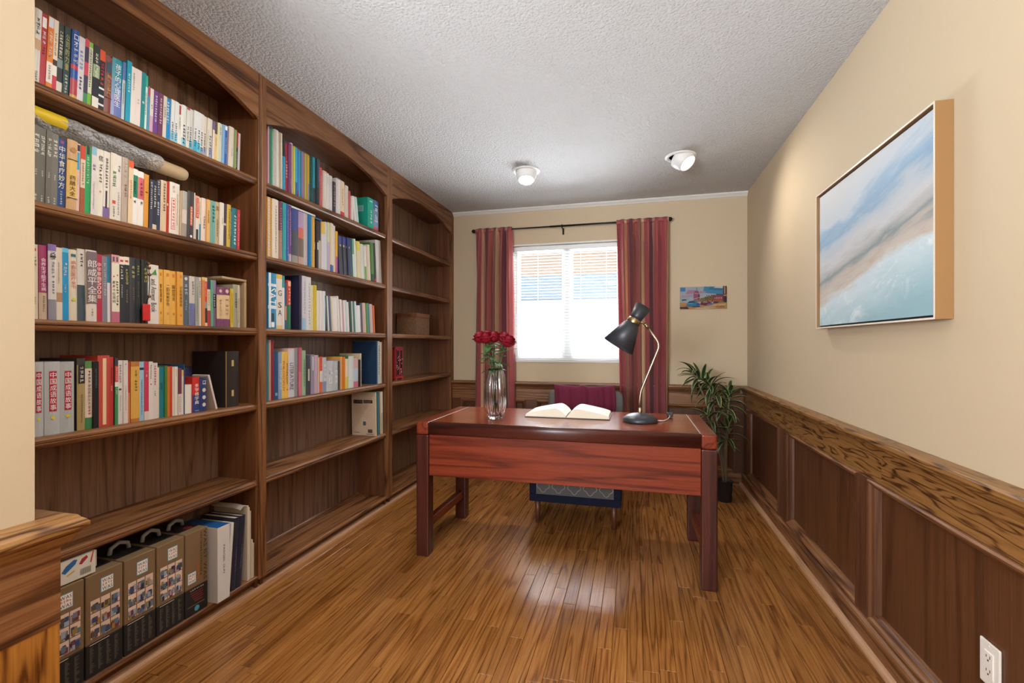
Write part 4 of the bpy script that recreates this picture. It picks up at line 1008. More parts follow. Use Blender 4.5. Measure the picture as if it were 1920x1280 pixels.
def make_book(label, y, w, h, xs, lean, bands, deco, zs, depth=None, rnd=random):
    dep = depth or min(.72 * h, xs - XB - .006, .185)
    hard = w > .02
    t = .0016 if hard else .0006
    bulge = min(.16 * w, .004) if hard else .0
    bl = []
    for i, s in enumerate(bands.split(';')):
        c, _, f0 = s.partition('@'); bl.append((float(f0) if f0 else 0.0, c))
    m = MB()
    m.col(bl[0][1])
    side = max(bl, key=lambda q: 0)[1]
    m.box(-dep, 0, 0, t, 0, h); m.box(-dep, 0, w - t, w, 0, h)
    n = 4 if bulge else 1
    for i, (f0, c) in enumerate(bl):
        f1 = bl[i + 1][0] if i + 1 < len(bl) else 1.0
        if f1 - f0 < 1e-4: continue
        m.col(c)
        z0, z1 = h * (1 - f1), h * (1 - f0)
        p = []
        for j in range(n + 1):
            u = j / n
            p.append((bulge * (1 - (2 * u - 1) ** 2) + .0003, u * w))
        for j in range(n):
            m.quad((p[j][0], p[j][1], z0), (p[j + 1][0], p[j + 1][1], z0), (p[j + 1][0], p[j + 1][1], z1), (p[j][0], p[j][1], z1))
        if i in (0, len(bl) - 1):
            zz = h if i == 0 else 0
            m.poly([(a, b, zz) for a, b in p] + [(-t, w, zz), (-t, 0, zz)][:2])
            if len(bl) == 1: m.poly([(a, b, 0) for a, b in reversed(p)] + [(-t, 0, 0), (-t, w, 0)])
    o = m.build('book', 'print')
    o.location = (xs, y + (0 if lean >= 0 else 0), zs + .0004)
    if lean:
        th = R(lean)
        # rests on its lower edge on the side it leans to
        o.rotation_euler = (-th, 0, 0)
        if lean > 0: o.location.z += w * math.sin(th)
        else: o.location.z += 0
    ins = .003 if hard else .0004
    MB().box(-dep + ins, -t, t, w - t, ins, h - ins).build('pages', 'paper', o)
    if deco:
        d = MB(); xo = bulge + .0013; nb = 0
        fr = lambda u, v: (xo, u, v)
        for tok in deco.split(';'):
            a = tok.split(' ')
            if a[0] == 'b':
                d.col(a[1]); f0, f1 = float(a[2]), float(a[3])
                leftal = a[4].endswith('L'); ww = float(a[4].rstrip('L')) * w
                u0 = .0002 if leftal else (w - ww) / 2
                nb += 1; x2 = bulge + .0005 + .0001 * nb
                rect(d, lambda u, v: (x2, u, v), u0, min(u0 + ww, w - .0001), h * (1 - f1), h * (1 - f0))
            elif a[0] == 'c':                           # comb binding teeth
                d.col(a[1]); n = int(h / .0072)
                for i in range(n): rect(d, fr, .0004, w * float(a[2]), (i + .3) * h / n, (i + .75) * h / n)
            elif a[0] == 'd':
                d.col(a[1]); put_disc(d, fr, w / 2, h * (1 - float(a[2])), w * float(a[3]) / 2 if float(a[3]) * w < .05 else .02)
            elif a[0] == 'm':
                d.col(a[1]); z = h * (1 - float(a[2])); r = w * float(a[3]) / 2
                d.poly([fr(w / 2 - r, z - r), fr(w / 2 + r, z - r), fr(w / 2 + r * .6, z + r)])
            elif a[0] == 't':
                d.col(a[2]); s = a[1]; f0, f1, ww = float(a[3]), float(a[4]), float(a[5]) * w
                cells = []
                i = 0
                while i < len(s): cells.append(s[i]); i += 1
                H1 = h * (f1 - f0) / len(cells)
                for i, ch in enumerate(cells):
                    z1 = h * (1 - f0) - i * H1
                    put_char(d, ch, fr, (w - ww) / 2, (w + ww) / 2, z1 - H1 * .92, z1 - H1 * .06)
            elif a[0] == 'r':
                d.col(a[2]); f0, f1, ww = float(a[3]), float(a[4]), float(a[5]) * w
                zt = h * (1 - f0)
                put_line(d, a[1].replace('%', ' '), lambda u, v: (xo, (w - ww) / 2 + v, zt - u), 0, h * (f1 - f0), 0, ww)
            elif a[0] == 'g':
                d.col(a[1]); f0, f1, ww = float(a[2]), float(a[3]), float(a[4]) * w
                nn = max(1, int(h * (f1 - f0) / max(ww * 1.1, .005)))
                H1 = h * (f1 - f0) / nn
                for i in range(nn):
                    z1 = h * (1 - f0) - i * H1
                    put_marks(d, fr, (w - ww) / 2, (w + ww) / 2, z1 - H1 * .88, z1 - H1 * .05, rnd)
        d.build('spine_print', 'print', o)['kind'] = 'stuff'
    return tag(o, label, 'book', 'books on the shelves')
brnd = random.Random(5)
BOOK_OBJ = {}
for row, zs, items in BOOKS:
    for i, (y, w, h, xs, lean, bands, deco, look) in enumerate(items):
        c = bands.split(';')[0].split('@')[0]
        if not look:
            size = 'slim' if w < .017 else 'thick' if w > .033 else 'medium-thick'
            c2 = [s.split('@')[0] for s in bands.split(';')]
            n1 = colour_name(c2[0]); n2 = colour_name(c2[-1])
            look = f"{size} {n1} book" if n1 == n2 else f"{size} {n1} and {n2} book"
        lab = f"{look}, {ordinal(i + 1)} from doorway side, {SHELFNAME[row]}"
        if len(lab.split()) > 16: lab = f"{look}, {ordinal(i + 1)} on {SHELFNAME[row]}"
        if len(lab.split()) > 16: lab = ' '.join(look.split()[:8]) + f", {ordinal(i + 1)} on {SHELFNAME[row]}"
        o = make_book(lab, y, w, h, xs, lean, bands, deco, zs, depth=.085 if row == '4A' and (look.startswith('small') or lean < -10) else None, rnd=brnd)
        BOOK_OBJ[(row, i)] = o

for (row, i), o in BOOK_OBJ.items():                  # label printed on the cover of the big teal box
    if row == '1B' and 'teal green box' in o['label']:
        d = MB(); fr = lambda u, v: (-.150 + u, -.0004, v)
        d.col('9CCFC6'); rect(d, fr, .055, .118, .118, .158)
        d.col('2E8A84')
        for q in range(6): rect(d, lambda u, v: (-.150 + u, -.0007, v), .060, .113, .124 + q * .0055, .1255 + q * .0055)
        for q in range(2): rect(d, fr, .045, .118, .172 + q * .010, .1745 + q * .010)
        d.build('cover_print', 'print', o)['kind'] = 'stuff'
# ------------------------------------------------------------------ odd things on the shelves
make_book('tall navy book standing behind the small dictionaries, fourth shelf, bookcase nearest doorway', 1.583, .037, .183, -1.842, 0, '2A2C58', 'g C8C8D8 .25 .6 .5', .888, .09)
o = make_book('small book with its cream page edges facing out, before the dictionaries', 1.4997, .034, .116, -1.745, 0, 'E4DFD6', '', .888, .07)
MB().box(0.0004, .0014, .002, .026, .001, .115).build('page_edges', 'paper', o)
for i, (ww, cols) in enumerate((('blue', '2A5890'), ('white', 'E8E8E8'))):
    nm = ('slim blue-covered book lying flat under a white one above the second shelf row', 'slim white book lying flat, topmost above the second shelf row')[i]
    b = MB(); b.col(cols); L = .33 if i == 0 else .27
    b.box(-1.92, -1.752, 2.045, 2.045 + L, 0, .001); b.box(-1.92, -1.752, 2.045, 2.045 + L, .0095, .0105); b.box(-1.753, -1.752, 2.045, 2.045 + L, 0, .0105)
    z0 = 1.8780 + i * .0112
    o = b.build('book', 'print'); o.location = (0, 0, z0)
    MB().box(-1.915, -1.7535, 2.047, 2.043 + L, .001, .0095).build('pages', 'paper', o)
    tag(o, nm, 'book', 'books on the shelves')
# open slipcase at the end of the third shelf
sc = thing('slipcase', 'tan cardboard slipcase around the last books on the third shelf', 'slipcase', (-1.765, 1.70, 1.243))
MB().bbox(-.165, 0, 0, .138, .2155, .2265, .002, 1).build('top_board', 'cardboard', sc)
MB().bbox(-.165, 0, .126, .138, .0006, .2150, .002, 1).build('side_board', 'cardboard', sc)
# bubble wrap roll on top of the books
bw = thing('bubble_wrap', 'crumpled clear bubble wrap roll lying on the second shelf books', 'bubble wrap', (-1.80, 1.20, 1.866))
rn = random.Random(3)
ph = [(rn.uniform(0, 6.28), rn.uniform(20, 60), rn.uniform(2, 6)) for _ in range(6)]
def wrapf(u, v):
    a = 2 * math.pi * u; y = -.26 + .50 * v
    r = 1 + .10 * sum(math.sin(p + y * f_ + a * round(g)) for p, f_, g in ph) / 2.2
    e = min(1.0, min(v, 1 - v) * 14 + .45)
    return (.055 * r * e * math.cos(a), y, .030 * r * e * math.sin(a) + .002)
m = MB(); m.smooth = True; m.grid(wrapf, 28, 60, True)
o = m.build('wrap', 'clear_wrap', bw)
m = MB(); m.smooth = True
m.lathe([(0, 0), (.020, .0), (.026, .006), (.027, .06), (.026, .135), (.022, .15), (0, .152)], (0, .20, 0), (0, 1, 0), 20)
m.build('roll_core', 'cardboard', bw)
m = MB(); m.smooth = True; m.col('D8B820')
m.grid(lambda u, v: (.0585 * math.cos(-.6 + 1.3 * u), -.20 + .10 * v, .034 * math.sin(-.6 + 1.3 * u) + .003), 8, 4)
m.build('yellow_label', 'print', bw)
# red charm hanging from the black book on the third shelf
ch = thing('red_charm', 'small red pouch charm on a beaded cord over a black book', 'charm', (-1.7335, 1.338, 1.253))
MB().bbox(0, .007, -.014, .014, 0, .062, .003, 2).build('pouch', 'red_charm', ch)
m = MB(); m.smooth = True
m.tube([(.003, 0, .062), (.003, .010, .09), (.003, .013, .14), (.003, .010, .19), (.003, .004, .225)], .0014, 6)
m.build('cord', 'cord_black', ch)
m = MB(); m.smooth = True
for z, y in ((.085, .012), (.165, .013), (.19, .011), (.205, .008)): m.lathe([(0, 0), (.005, .002), (.006, .006), (.005, .010), (0, .012)], (.003, y, z), (0, 0, 1), 8)
m.build('bead', 'leather', ch)

# tan and black educational game boxes with carrying handles on the bottom shelf
def print_logo(d, fr, u, v, s):
    d.col('5FA9C4'); rect(d, lambda a, b: fr(a, b, .0006), u - s * .56, u + s * .56, v - s * .66, v + s * .66)
    d.col('F2EFEA'); rect(d, lambda a, b: fr(a, b, .0010), u - s * .50, u + s * .50, v - s * .60, v + s * .60)
    d.col('1C1A1A'); f2 = lambda a, b: fr(a, b, .0014)
    put_line(d, 'WAS', f2, u - s * .44, u + s * .44, v + s * .20, v + s * .52)
    put_line(d, 'WAS', f2, u - s * .44, u + s * .44, v - s * .52, v - s * .20)
    d.col('C8452E')
    for i in range(4): put_marks(d, f2, u - s * .44 + i * s * .23, u - s * .25 + i * s * .23, v - s * .14, v + s * .14, brnd)
BOXW = [(1.010, 1.1275, 'outermost, beside the door jamb'), (1.1315, 1.2460, 'second, under the toy box corner'), (1.2500, 1.3620, 'third of the row'), (1.3660, 1.4770, 'fourth of the row')]
for bi, (y0, y1, wh) in enumerate(BOXW):
    w = y1 - y0; hb = .332; dp = .21
    b = thing('game_box', f'tan and black game box with picture grid, {wh}', 'box', (-1.716, y0, .0806), group='tan game boxes on the bottom shelf')
    m = MB(); m.col('7E6546'); m.bbox(-dp, 0, 0, w, .108, hb, .002, 1); m.col('1C1715'); m.bbox(-dp, 0, 0, w, 0, .1075, .002, 1)
    m.build('carton', 'print_matte', b)
    m = MB(); m.col('24262A'); m.box(-dp + .01, -.045, .006, w - .006, hb, hb + .0012); m.build('lid_inlay', 'print', b)
    m = MB(); m.smooth = True
    m.tube([(-.10, w * .2, hb + .001), (-.10, w * .24, hb + .022), (-.10, w * .5, hb + .034), (-.10, w * .76, hb + .022), (-.10, w * .8, hb + .001)], .0075, 8)
    m.build('handle', 'handle_plastic', b)
    d = MB(); fr = lambda u, v, e=.0006: (e, u, v)
    print_logo(d, fr, w * .56, hb - .046, .036)
    cw, chh = w * .245, .040
    for r_ in range(4):
        for c_ in range(3):
            if r_ == 3 and c_ > 0: continue
            u0 = w * .12 + c_ * (cw + .003); v1 = hb - .084 - r_ * (chh + .003)
            if v1 - chh < .112: continue
            d.col('E2C6B4'); rect(d, fr, u0, u0 + cw, v1 - chh, v1)
            for q in range(9):
                a = brnd.uniform(0, .7) if q else 0.04; c2 = brnd.uniform(0, .6)
                d.col(brnd.choice(['3A4A70', '60788C', '98A8B8', '7A3038', '303040', 'A898A8', '5A5048', '98803A', '586878', '707890']))
                e = .0009 + q * .0001
                rect(d, lambda u, v: fr(u, v, e), u0 + cw * a, u0 + cw * min(1, a + brnd.uniform(.25, .5)), v1 - chh * (.3 + .7 * min(1, c2 + .5)), v1 - chh * (.22 + .7 * c2))
    d.col('4A3A28')
    for i in range(12): rect(d, fr, w * .66 + i * .0026, w * .66 + i * .0026 + brnd.choice([.0008, .0014]), .126, .146)
    for i in range(7): put_marks(d, fr, w * .55 + i * .006, w * .55 + i * .006 + .005, .115, .119, brnd)
    d.col('D8D0C4'); rect(d, fr, w * .1, w * .62, .1035, .1055)
    d.col('5E564C')
    for c_ in range(4):
        v = .097
        while v > .014:
            ln = brnd.uniform(.3, 1) * w * .13
            rect(d, fr, w * (.10 + .22 * c_), w * (.10 + .22 * c_) + ln, v - .0016, v); v -= .0027
    d.build('front_print', 'print_matte', b)['kind'] = 'stuff'
y0, y1 = 1.4810, 1.5830; w = y1 - y0
b = thing('game_box', 'tan and black game box with sideways title lettering, next to the white box', 'box', (-1.716, y0, .0806), group='tan game boxes on the bottom shelf')
m = MB(); m.col('7E6546'); m.bbox(-.21, 0, 0, w, .108, .332, .002, 1); m.col('1C1715'); m.bbox(-.21, 0, 0, w, 0, .1075, .002, 1); m.build('carton', 'print_matte', b)
m = MB(); m.col('24262A'); m.box(-.20, -.045, .006, w - .006, .332, .3332); m.col('B04048'); put_disc(m, lambda u, v: (u - .06, v, .3340), 0, w * .62, .016); m.build('lid_inlay', 'print', b)
m = MB(); m.smooth = True
m.tube([(-.11, w * .2, .333), (-.11, w * .24, .352), (-.11, w * .5, .362), (-.11, w * .76, .352), (-.11, w * .8, .333)], .0075, 8); m.build('handle', 'handle_plastic', b)
d = MB(); fr = lambda u, v, e=.0006: (e, u, v)
print_logo(d, fr, w * .28, .150, .034)
d.col('1C1816'); put_line(d, 'WAS IST WAS', lambda u, v: fr(w * .80 + v, .325 - u), 0, .205, 0, w * .15)
d.col('3A2C20')
for i in range(17): put_marks(d, fr, w * .64, w * .74, .312 - i * .0105, .321 - i * .0105, brnd)
d.col('A85A38'); rect(d, fr, w * .50, w * .60, .135, .20)
d.col('D8D0C8')
for i in range(7): put_marks(d, fr, w * .2 + i * .009, w * .2 + i * .009 + .008, .096, .102, brnd)
d.col('8E2E2E')
for i in range(5): rect(d, fr, w * (.2 + .05 * i), w * (.75 + .03 * (i % 2)), .086 - i * .009, .089 - i * .009)
d.col('9A8458'); rect(d, fr, w * .1, w * .85, .036, .0375)
d.col('4FA0C8'); put_disc(d, lambda u, v: fr(u, v, .0008), w * .5, .020, .011)
d.build('front_print', 'print_matte', b)['kind'] = 'stuff'
# small white toy carton lying on the first two boxes
t = thing('toy_box', 'small white toy car carton lying on the tan game boxes', 'box', (-1.722, 1.008, .4160))
m = MB(); m.col('DAD6CC'); m.bbox(-.062, 0, 0, .158, .0, .074, .002, 1); m.build('carton', 'print', t)
m = MB(); m.col('DAD6CC'); m.box(-.06, .0, .158, .1595, .02, .073); m.build('side_flap', 'print', t)
d = MB(); fr = lambda u, v, e=.0007: (e, u, v)
d.col('2E6AA8'); d.poly([fr(.060, .040), fr(.070, .032), fr(.098, .052), fr(.104, .064), fr(.094, .068), fr(.072, .056)])
d.col('A83038'); d.poly([fr(.108, .048), fr(.116, .044), fr(.134, .060), fr(.130, .068), fr(.116, .062)])
d.col('8A8078'); d.poly([fr(.030, .018), fr(.040, .02), (fr(.054, .05)), fr(.036, .044)])
d.col('C8B030'); d.poly([fr(.074, .022), fr(.096, .030), fr(.096, .035), fr(.074, .027)])
d.col('C84030'); d.poly([fr(.140, .040), fr(.144, .040), fr(.152, .074), fr(.148, .074)])
d.col('3A6A9A'); rect(d, fr, .030, .056, .056, .062)
d.col('4A4A48')
for i in range(10): rect(d, fr, .112 + i * .0032, .1134 + i * .0032, .010, .030)
d.build('front_print', 'print', t)['kind'] = 'stuff'
# white massage gun box standing a little proud of the shelf
g = thing('white_box', 'tall white box lettered FASCIAL GUN with a blue lid', 'box', (-1.688, 1.6040, .0806))
m = MB(); m.col('D8D5D2'); m.bbox(-.20, 0, 0, .062, 0, .3160, .002, 2); m.build('carton', 'print', g)
m = MB(); m.col('1E5590'); m.box(-.199, -.001, .001, .061, .3161, .3172); m.build('blue_lid', 'print', g)
d = MB(); d.col('24242A'); put_line(d, 'FASCIAL GUN', lambda u, v: (.0006, .028 + v, .235 - u), 0, .12, 0, .0085); d.build('front_print', 'print', g)['kind'] = 'stuff'
make_book('slim grey-white book leaning beside the white FASCIAL GUN box', 1.676, .016, .300, -1.716, 4.5, 'C4C4CC;D8D4CC@.0', 'b E4E0DA 0 1 .3', .080, .17)
make_book('navy yearbook leaning beside the white box, nearer of two', 1.6975, .029, .312, -1.718, 4.5, '24283A', 'g 6A6E80 .4 .75 .3', .080, .18)
make_book('navy yearbook leaning beside the loose papers, farther of two', 1.7285, .027, .312, -1.718, 4.5, '24283A', 'g 6A6E80 .4 .75 .3', .080, .18)
pf = thing('paper_stack', 'worn cream papers in a soft folder at the end of the bottom shelf', 'papers', (-1.716, 1.791, .0806))
rn = random.Random(8)
for i in range(5):
    m = MB(); m.col(rn.choice(['CBBEAB', 'D6CBB8', 'BDB1A0'])); hh = (.345, .335, .315, .18, .16)[i]
    m.bbox(-.19, rn.uniform(-.004, .004), i * .0088, i * .0088 + .0078, 0, hh, .001, 1); m.build('paper_sheaf', 'print_matte', pf)
m = MB(); m.smooth = True; m.col('B9AEA2')
m.grid(lambda u, v: (-.19 + .185 * u, -.030 + .040 * v - .006 * math.sin(u * 7), .347 + .012 * math.sin(v * 3) - .010 * u - .05 * (1 - v) * 0), 10, 5)
m.build('folder_flap', 'print_matte', pf)
# magazine cover print on the fifth shelf
o = BOOK_OBJ[('5B', 0)]
d = MB(); h_ = o.dimensions.z if False else .3031
fr = lambda u, v: (-.185 + u, -.0005, v)
d.col('2A1A20'); rect(d, fr, .016, .085, .222, .248); rect(d, fr, .094, .164, .226, .248)
d.col('CDB8A0')
for i in range(5): rect(d, fr, .022 + i * .012, .028 + i * .012, .226, .243)
for i in range(5): rect(d, fr, .100 + i * .012, .106 + i * .012, .230, .244)
d.col('A8937C')
for i in range(7): rect(d, fr, .016, .080, .206 - i * .010, .2075 - i * .010); rect(d, fr, .092, .160, .206 - i * .013, .2075 - i * .013)
d.col('3A5A6A'); rect(d, fr, .088, .110, .070, .098)
d.col('5A4A40'); rect(d, fr, .125, .160, .020, .044); rect(d, fr, .020, .060, .018, .022); rect(d, fr, .112, .168, .008, .012)
d.build('cover_print', 'print', o)['kind'] = 'stuff'

# wicker basket
bk = thing('wicker_basket', 'brown wicker basket with leather rim on the third shelf', 'basket', (-1.742, 3.585, 1.2432))
w, dp, hh = .25, .185, .182
m = MB(); m.box(-dp + .004, -.004, .004, w - .004, 0, .004); m.build('basket_base', 'wicker', bk)
def weave(fr, L, name):
    m = MB(); n = int(L / .0125)
    for r_ in range(18):
        z = .006 + r_ * .0077
        for c_ in range(n):
            u0 = c_ * L / n; u1 = u0 + L / n; out = .0042 if (r_ + c_) % 2 else .0012
            a = .0025
            n0 = m.pts([fr(u0, z, 0), fr(u1, z, 0), fr(u1, z + .0073, 0), fr(u0, z + .0073, 0), fr(u0 + .001, z + .001, out), fr(u1 - .001, z + .001, out), fr(u1 - .001, z + .0063, out), fr(u0 + .001, z + .0063, out)])
            m.face((n0 + 4, n0 + 5, n0 + 6, n0 + 7))
            for i in range(4): m.face((n0 + i, n0 + (i + 1) % 4, n0 + 4 + (i + 1) % 4, n0 + 4 + i))
    return m.build(name, 'wicker', bk)
weave(lambda u, z, a: (-.005 + a, u, z), w, 'front_weave'); weave(lambda u, z, a: (-u, .005 - a, z), dp, 'side_weave')
weave(lambda u, z, a: (-dp + .005 - a, u, z), w, 'back_weave'); weave(lambda u, z, a: (-u, w - .005 + a, z), dp, 'side_weave')
m = MB(); m.bbox(-.006, .002, -.002, w + .002, .146, hh, .002, 1); m.bbox(-dp - .002, -dp + .006, -.002, w + .002, .146, hh, .002, 1)
m.bbox(-dp + .006, -.006, w - .006, w + .002, .146, hh, .002, 1)
m.bbox(-dp + .006, -.006, -.002, .006, .146, .154, .002, 1); m.bbox(-dp + .006, -.006, -.002, .006, .172, hh, .002, 1)
m.bbox(-dp + .006, -.135, -.002, .006, .153, .173, .001, 1); m.bbox(-.050, -.006, -.002, .006, .153, .173, .001, 1)
m.build('leather_rim', 'leather', bk)
# red lacquer cabinet
rc = thing('lacquer_cabinet', 'small red lacquer jewellery cabinet with black inlaid doors on the fourth shelf', 'ornament', (-1.765, 3.272, .8884))
w, dp, hh = .118, .14, .255
m = MB(); m.bbox(-dp, -.004, 0, w, .022, hh - .008, .003, 2); m.build('case', 'red_lacquer', rc)
m = MB(); m.bbox(-dp - .005, .004, -.005, w + .005, hh - .008, hh, .002, 1); m.build('cornice', 'red_lacquer', rc)
m = MB(); m.bbox(-dp - .004, .003, -.004, w + .004, .014, .024, .002, 1)
for yy in (-.002, w - .018): m.bbox(-.02, .002, yy, yy + .02, 0, .014, .002, 1); m.bbox(-dp, -dp + .022, yy, yy + .02, 0, .014, .002, 1)
m.build('foot_plinth', 'red_lacquer', rc)
for i, (a, c) in enumerate(((.008, w / 2 - .003), (w / 2 + .003, w - .008))):
    m = MB(); m.bbox(-.005, 0.0, a, c, .034, hh - .018, .0015, 1); dr = m.build('door', 'lacquer_black', rc)
    m = MB(); rn = random.Random(20 + i)
    for q in range(9): put_disc(m, lambda u, v: (.0006, u, v), rn.uniform(a + .008, c - .008), rn.uniform(.05, .20), rn.uniform(.003, .006), 8)
    m.build('inlay', 'inlay', dr)
    m = MB()
    for (p0, p1, q0, q1) in ((a, a + .005, .034, hh - .018), (c - .005, c, .034, hh - .018), (a, c, .034, .042), (a, c, hh - .027, hh - .018)): m.box(.0002, .0022, p0, p1, q0, q1)
    m.build('door_frame', 'red_lacquer', dr)
m = MB()
for k_ in range(3):
    z0 = .04 + k_ * .066
    m.tube([(-.03, -.002, z0), (-.10, -.002, z0 + .01), (-.11, -.002, z0 + .045), (-.05, -.002, z0 + .055), (-.03, -.002, z0 + .03), (-.07, -.002, z0 + .025)], .003, 6)
m.build('side_carving', 'lacquer_black', rc)

# ------------------------------------------------------------------ desk
DX0, DX1, DY0, DY1, DZ = -1.165, 0.381, 2.390, 3.052, 0.740
dk = thing('writing_desk', 'red-brown wooden writing desk in the middle of the room', 'desk', (-.392, 2.72, 0))
def dpart(name, m, mat):
    m.v = [(x + .392, y - 2.72, z) for x, y, z in m.v]
    return m.build(name, mat, dk)
lw = .072
for xa in (DX0, DX1 - lw):
    for ya in (DY0, DY1 - lw): dpart('leg', MB().bbox(xa, xa + lw, ya, ya + lw, 0, DZ - .0785 if False else .668, .006, 3), 'sapeledark_z')
    dpart('side_frame', MB().bbox(xa, xa + lw, DY0, DY1, .6682, DZ, .010, 3), 'sapele_y')
    dpart('stretcher', MB().bbox(xa + .016, xa + lw - .016, DY0 + lw, DY1 - lw, .135, .185, .003, 1), 'sapele_y')
    dpart('side_apron', MB().box(xa + .02, xa + lw - .02, DY0 + lw, DY1 - lw, .60, .668), 'sapele_y')
dpart('desktop', MB().bbox(DX0 + lw + .003, DX1 - lw - .003, DY0 + .022, DY1 - .002, .712, DZ - .0005, .003, 2), 'desktop')
for xa in (DX0 + lw, DX1 - lw - .003): dpart('inlay_strip', MB().box(xa, xa + .003, DY0 + .022, DY1 - .004, .712, DZ - .0002), 'inlay')
prof = [(DY0 + .004, .672), (DY0 + .001, .676), (DY0 + .001, .722), (DY0 + .005, .734), (DY0 + .014, .7395), (DY0 + .0215, .7396), (DY0 + .0215, .672)]
m = MB(); m.smooth = True; m.extrude(prof, lambda a, b, t: (t, a, b), DX0 + lw + .0005, DX1 - lw - .0005); dpart('front_rail', m, 'sapeledark_x')
dpart('modesty_panel', MB().bbox(DX0 + lw + .0008, DX1 - lw - .0008, DY0 + .010, DY0 + .030, .445, .6712, .002, 1), 'sapele_x')
dpart('back_rail', MB().box(DX0 + lw, DX1 - lw, DY1 - .05, DY1 - .025, .60, .711), 'sapele_x')
for xa in (DX0 + lw + .02, DX1 - lw - .44):
    dpart('drawer', MB().bbox(xa, xa + .42, DY0 + .05, DY1 - .024, .50, .700, .003, 1), 'sapele_x')

# open book lying on the desk
ob = thing('open_book', 'thick open book lying on the desk', 'open book', (-.378, 2.835, DZ))
hw, hd = .246, .125
m = MB(); m.col('4A4640'); m.bbox(-hw, hw, -hd - .004, hd + .004, .0004, .004, .001, 1); m.build('cover', 'print', ob)
for s in (-1, 1):
    P = []
    for i in range(17):
        u = i / 16
        z = .004 + .040 * math.sin(min(1, u / .30) * math.pi / 2) * (1 - max(0, (u - .22) / .78)) ** .75 + .013
        if i == 0: z = .012
        P.append((s * (.004 + u * (hw - .012)), z))
    prof = P + [(s * (hw - .004), .0042), (s * .004, .0042)]
    m = MB(); m.smooth = True
    m.extrude(prof if s > 0 else prof[::-1], lambda a, b, t: (a, t, b), -hd, hd)
    pg = m.build('page_block', 'paper', ob)
    m = MB(); m.smooth = True
    n = m.pts([(a, y, z + .0006) for y in (-hd, hd) for a, z in P])
    for i in range(16): m.face((n + i, n + i + 1, n + 17 + i + 1, n + 17 + i))
    m.build('page', 'page_white', pg)

# desk lamp
lp = thing('desk_lamp', 'black desk lamp with brass arm bent over the desk', 'lamp', (.031, 2.70, DZ))
m = MB(); m.smooth = True
m.lathe([(0, 0), (.092, 0), (.094, .006), (.094, .014), (.088, .024), (.070, .036), (.045, .044), (.018, .049), (0, .050)], (0, 0, 0), (0, 0, 1), 48)
m.build('base', 'shade_black', lp)
m = MB(); m.smooth = True; m.lathe([(.009, .045), (.010, .05), (.010, .072), (.008, .076), (0, .076)], seg=16); m.build('collar', 'brass', lp)
# stem path: straight, bend outwards, sharp bend back to the joint
def smooth_path(pts, n=10):
    out = []
    pts = [Vector(p) for p in pts]
    out.append(pts[0])
    for i in range(1, len(pts) - 1):
        a, b, c = pts[i - 1], pts[i], pts[i + 1]
        k = .035
        p0 = b + (a - b).normalized() * min(k, (a - b).length / 2); p1 = b + (c - b).normalized() * min(k, (c - b).length / 2)
        for j in range(n + 1):
            t_ = j / n
            out.append(p0 * (1 - t_) ** 2 + b * 2 * t_ * (1 - t_) + p1 * t_ * t_)
    out.append(pts[-1]); return out
m = MB(); m.smooth = True
m.tube(smooth_path([(0, 0, .07), (0, 0, .155), (.106, 0, .425), (.032, 0, .532)]), .0062, 12)
m.build('arm', 'brass', lp)
m = MB(); m.smooth = True
m.lathe([(0, 0), (.010, .001), (.010, .034), (0, .035)], (.046, -.004, .512), (-.57, 0, .82), 14)
m.tube([(.032, 0, .532), (.010, 0, .548), (-.006, 0, .553)], .006, 10)
m.lathe([(0, -.014), (.011, -.013), (.011, .013), (0, .014)], (.030, 0, .534), (0, 1, 0), 14)
m.build('joint', 'brass_dark', lp)
ax = Vector((-.52, -.10, -.85)).normalized()
nk = Vector((-.031, 0, .555))
m = MB(); m.smooth = True                              # shade: shell with thickness
m.lathe([(.036, .012), (.050, .040), (.090, .165), (.0885, .165), (.048, .041), (.034, .014), (.036, .012)], nk, ax, 40)
m.build('lamp_shade', 'shade_black', lp)
m = MB(); m.smooth = True
m.lathe([(.0365, -.012), (.0375, -.010), (.0375, .014), (.0365, .016)], nk, ax, 32); m.build('neck_band', 'brass_dark', lp)
m = MB(); m.smooth = True
m.lathe([(.034, -.012), (.035, -.030), (.046, -.095), (.0445, -.095), (.033, -.028), (0, -.026)], nk, ax, 32); m.build('top_cup', 'shade_black', lp)
m = MB(); m.smooth = True
m.lathe([(0, .05), (.014, .055), (.014, .08), (.026, .10), (.028, .118), (.020, .136), (0, .142)], nk, ax, 16); m.build('bulb', 'page_white', lp)
m = MB(); m.smooth = True
m.tube([(.090, .01, .008), (.125, .03, .004), (.150, .09, .004), (.166, .16, .006), (.172, .20, .012)], .0030, 8); m.build('cord', 'clear_cord', lp)
m = MB(); m.bbox(.155, .189, .195, .235, .004, .026, .004, 2); m.build('inline_switch', 'cord_black', lp)

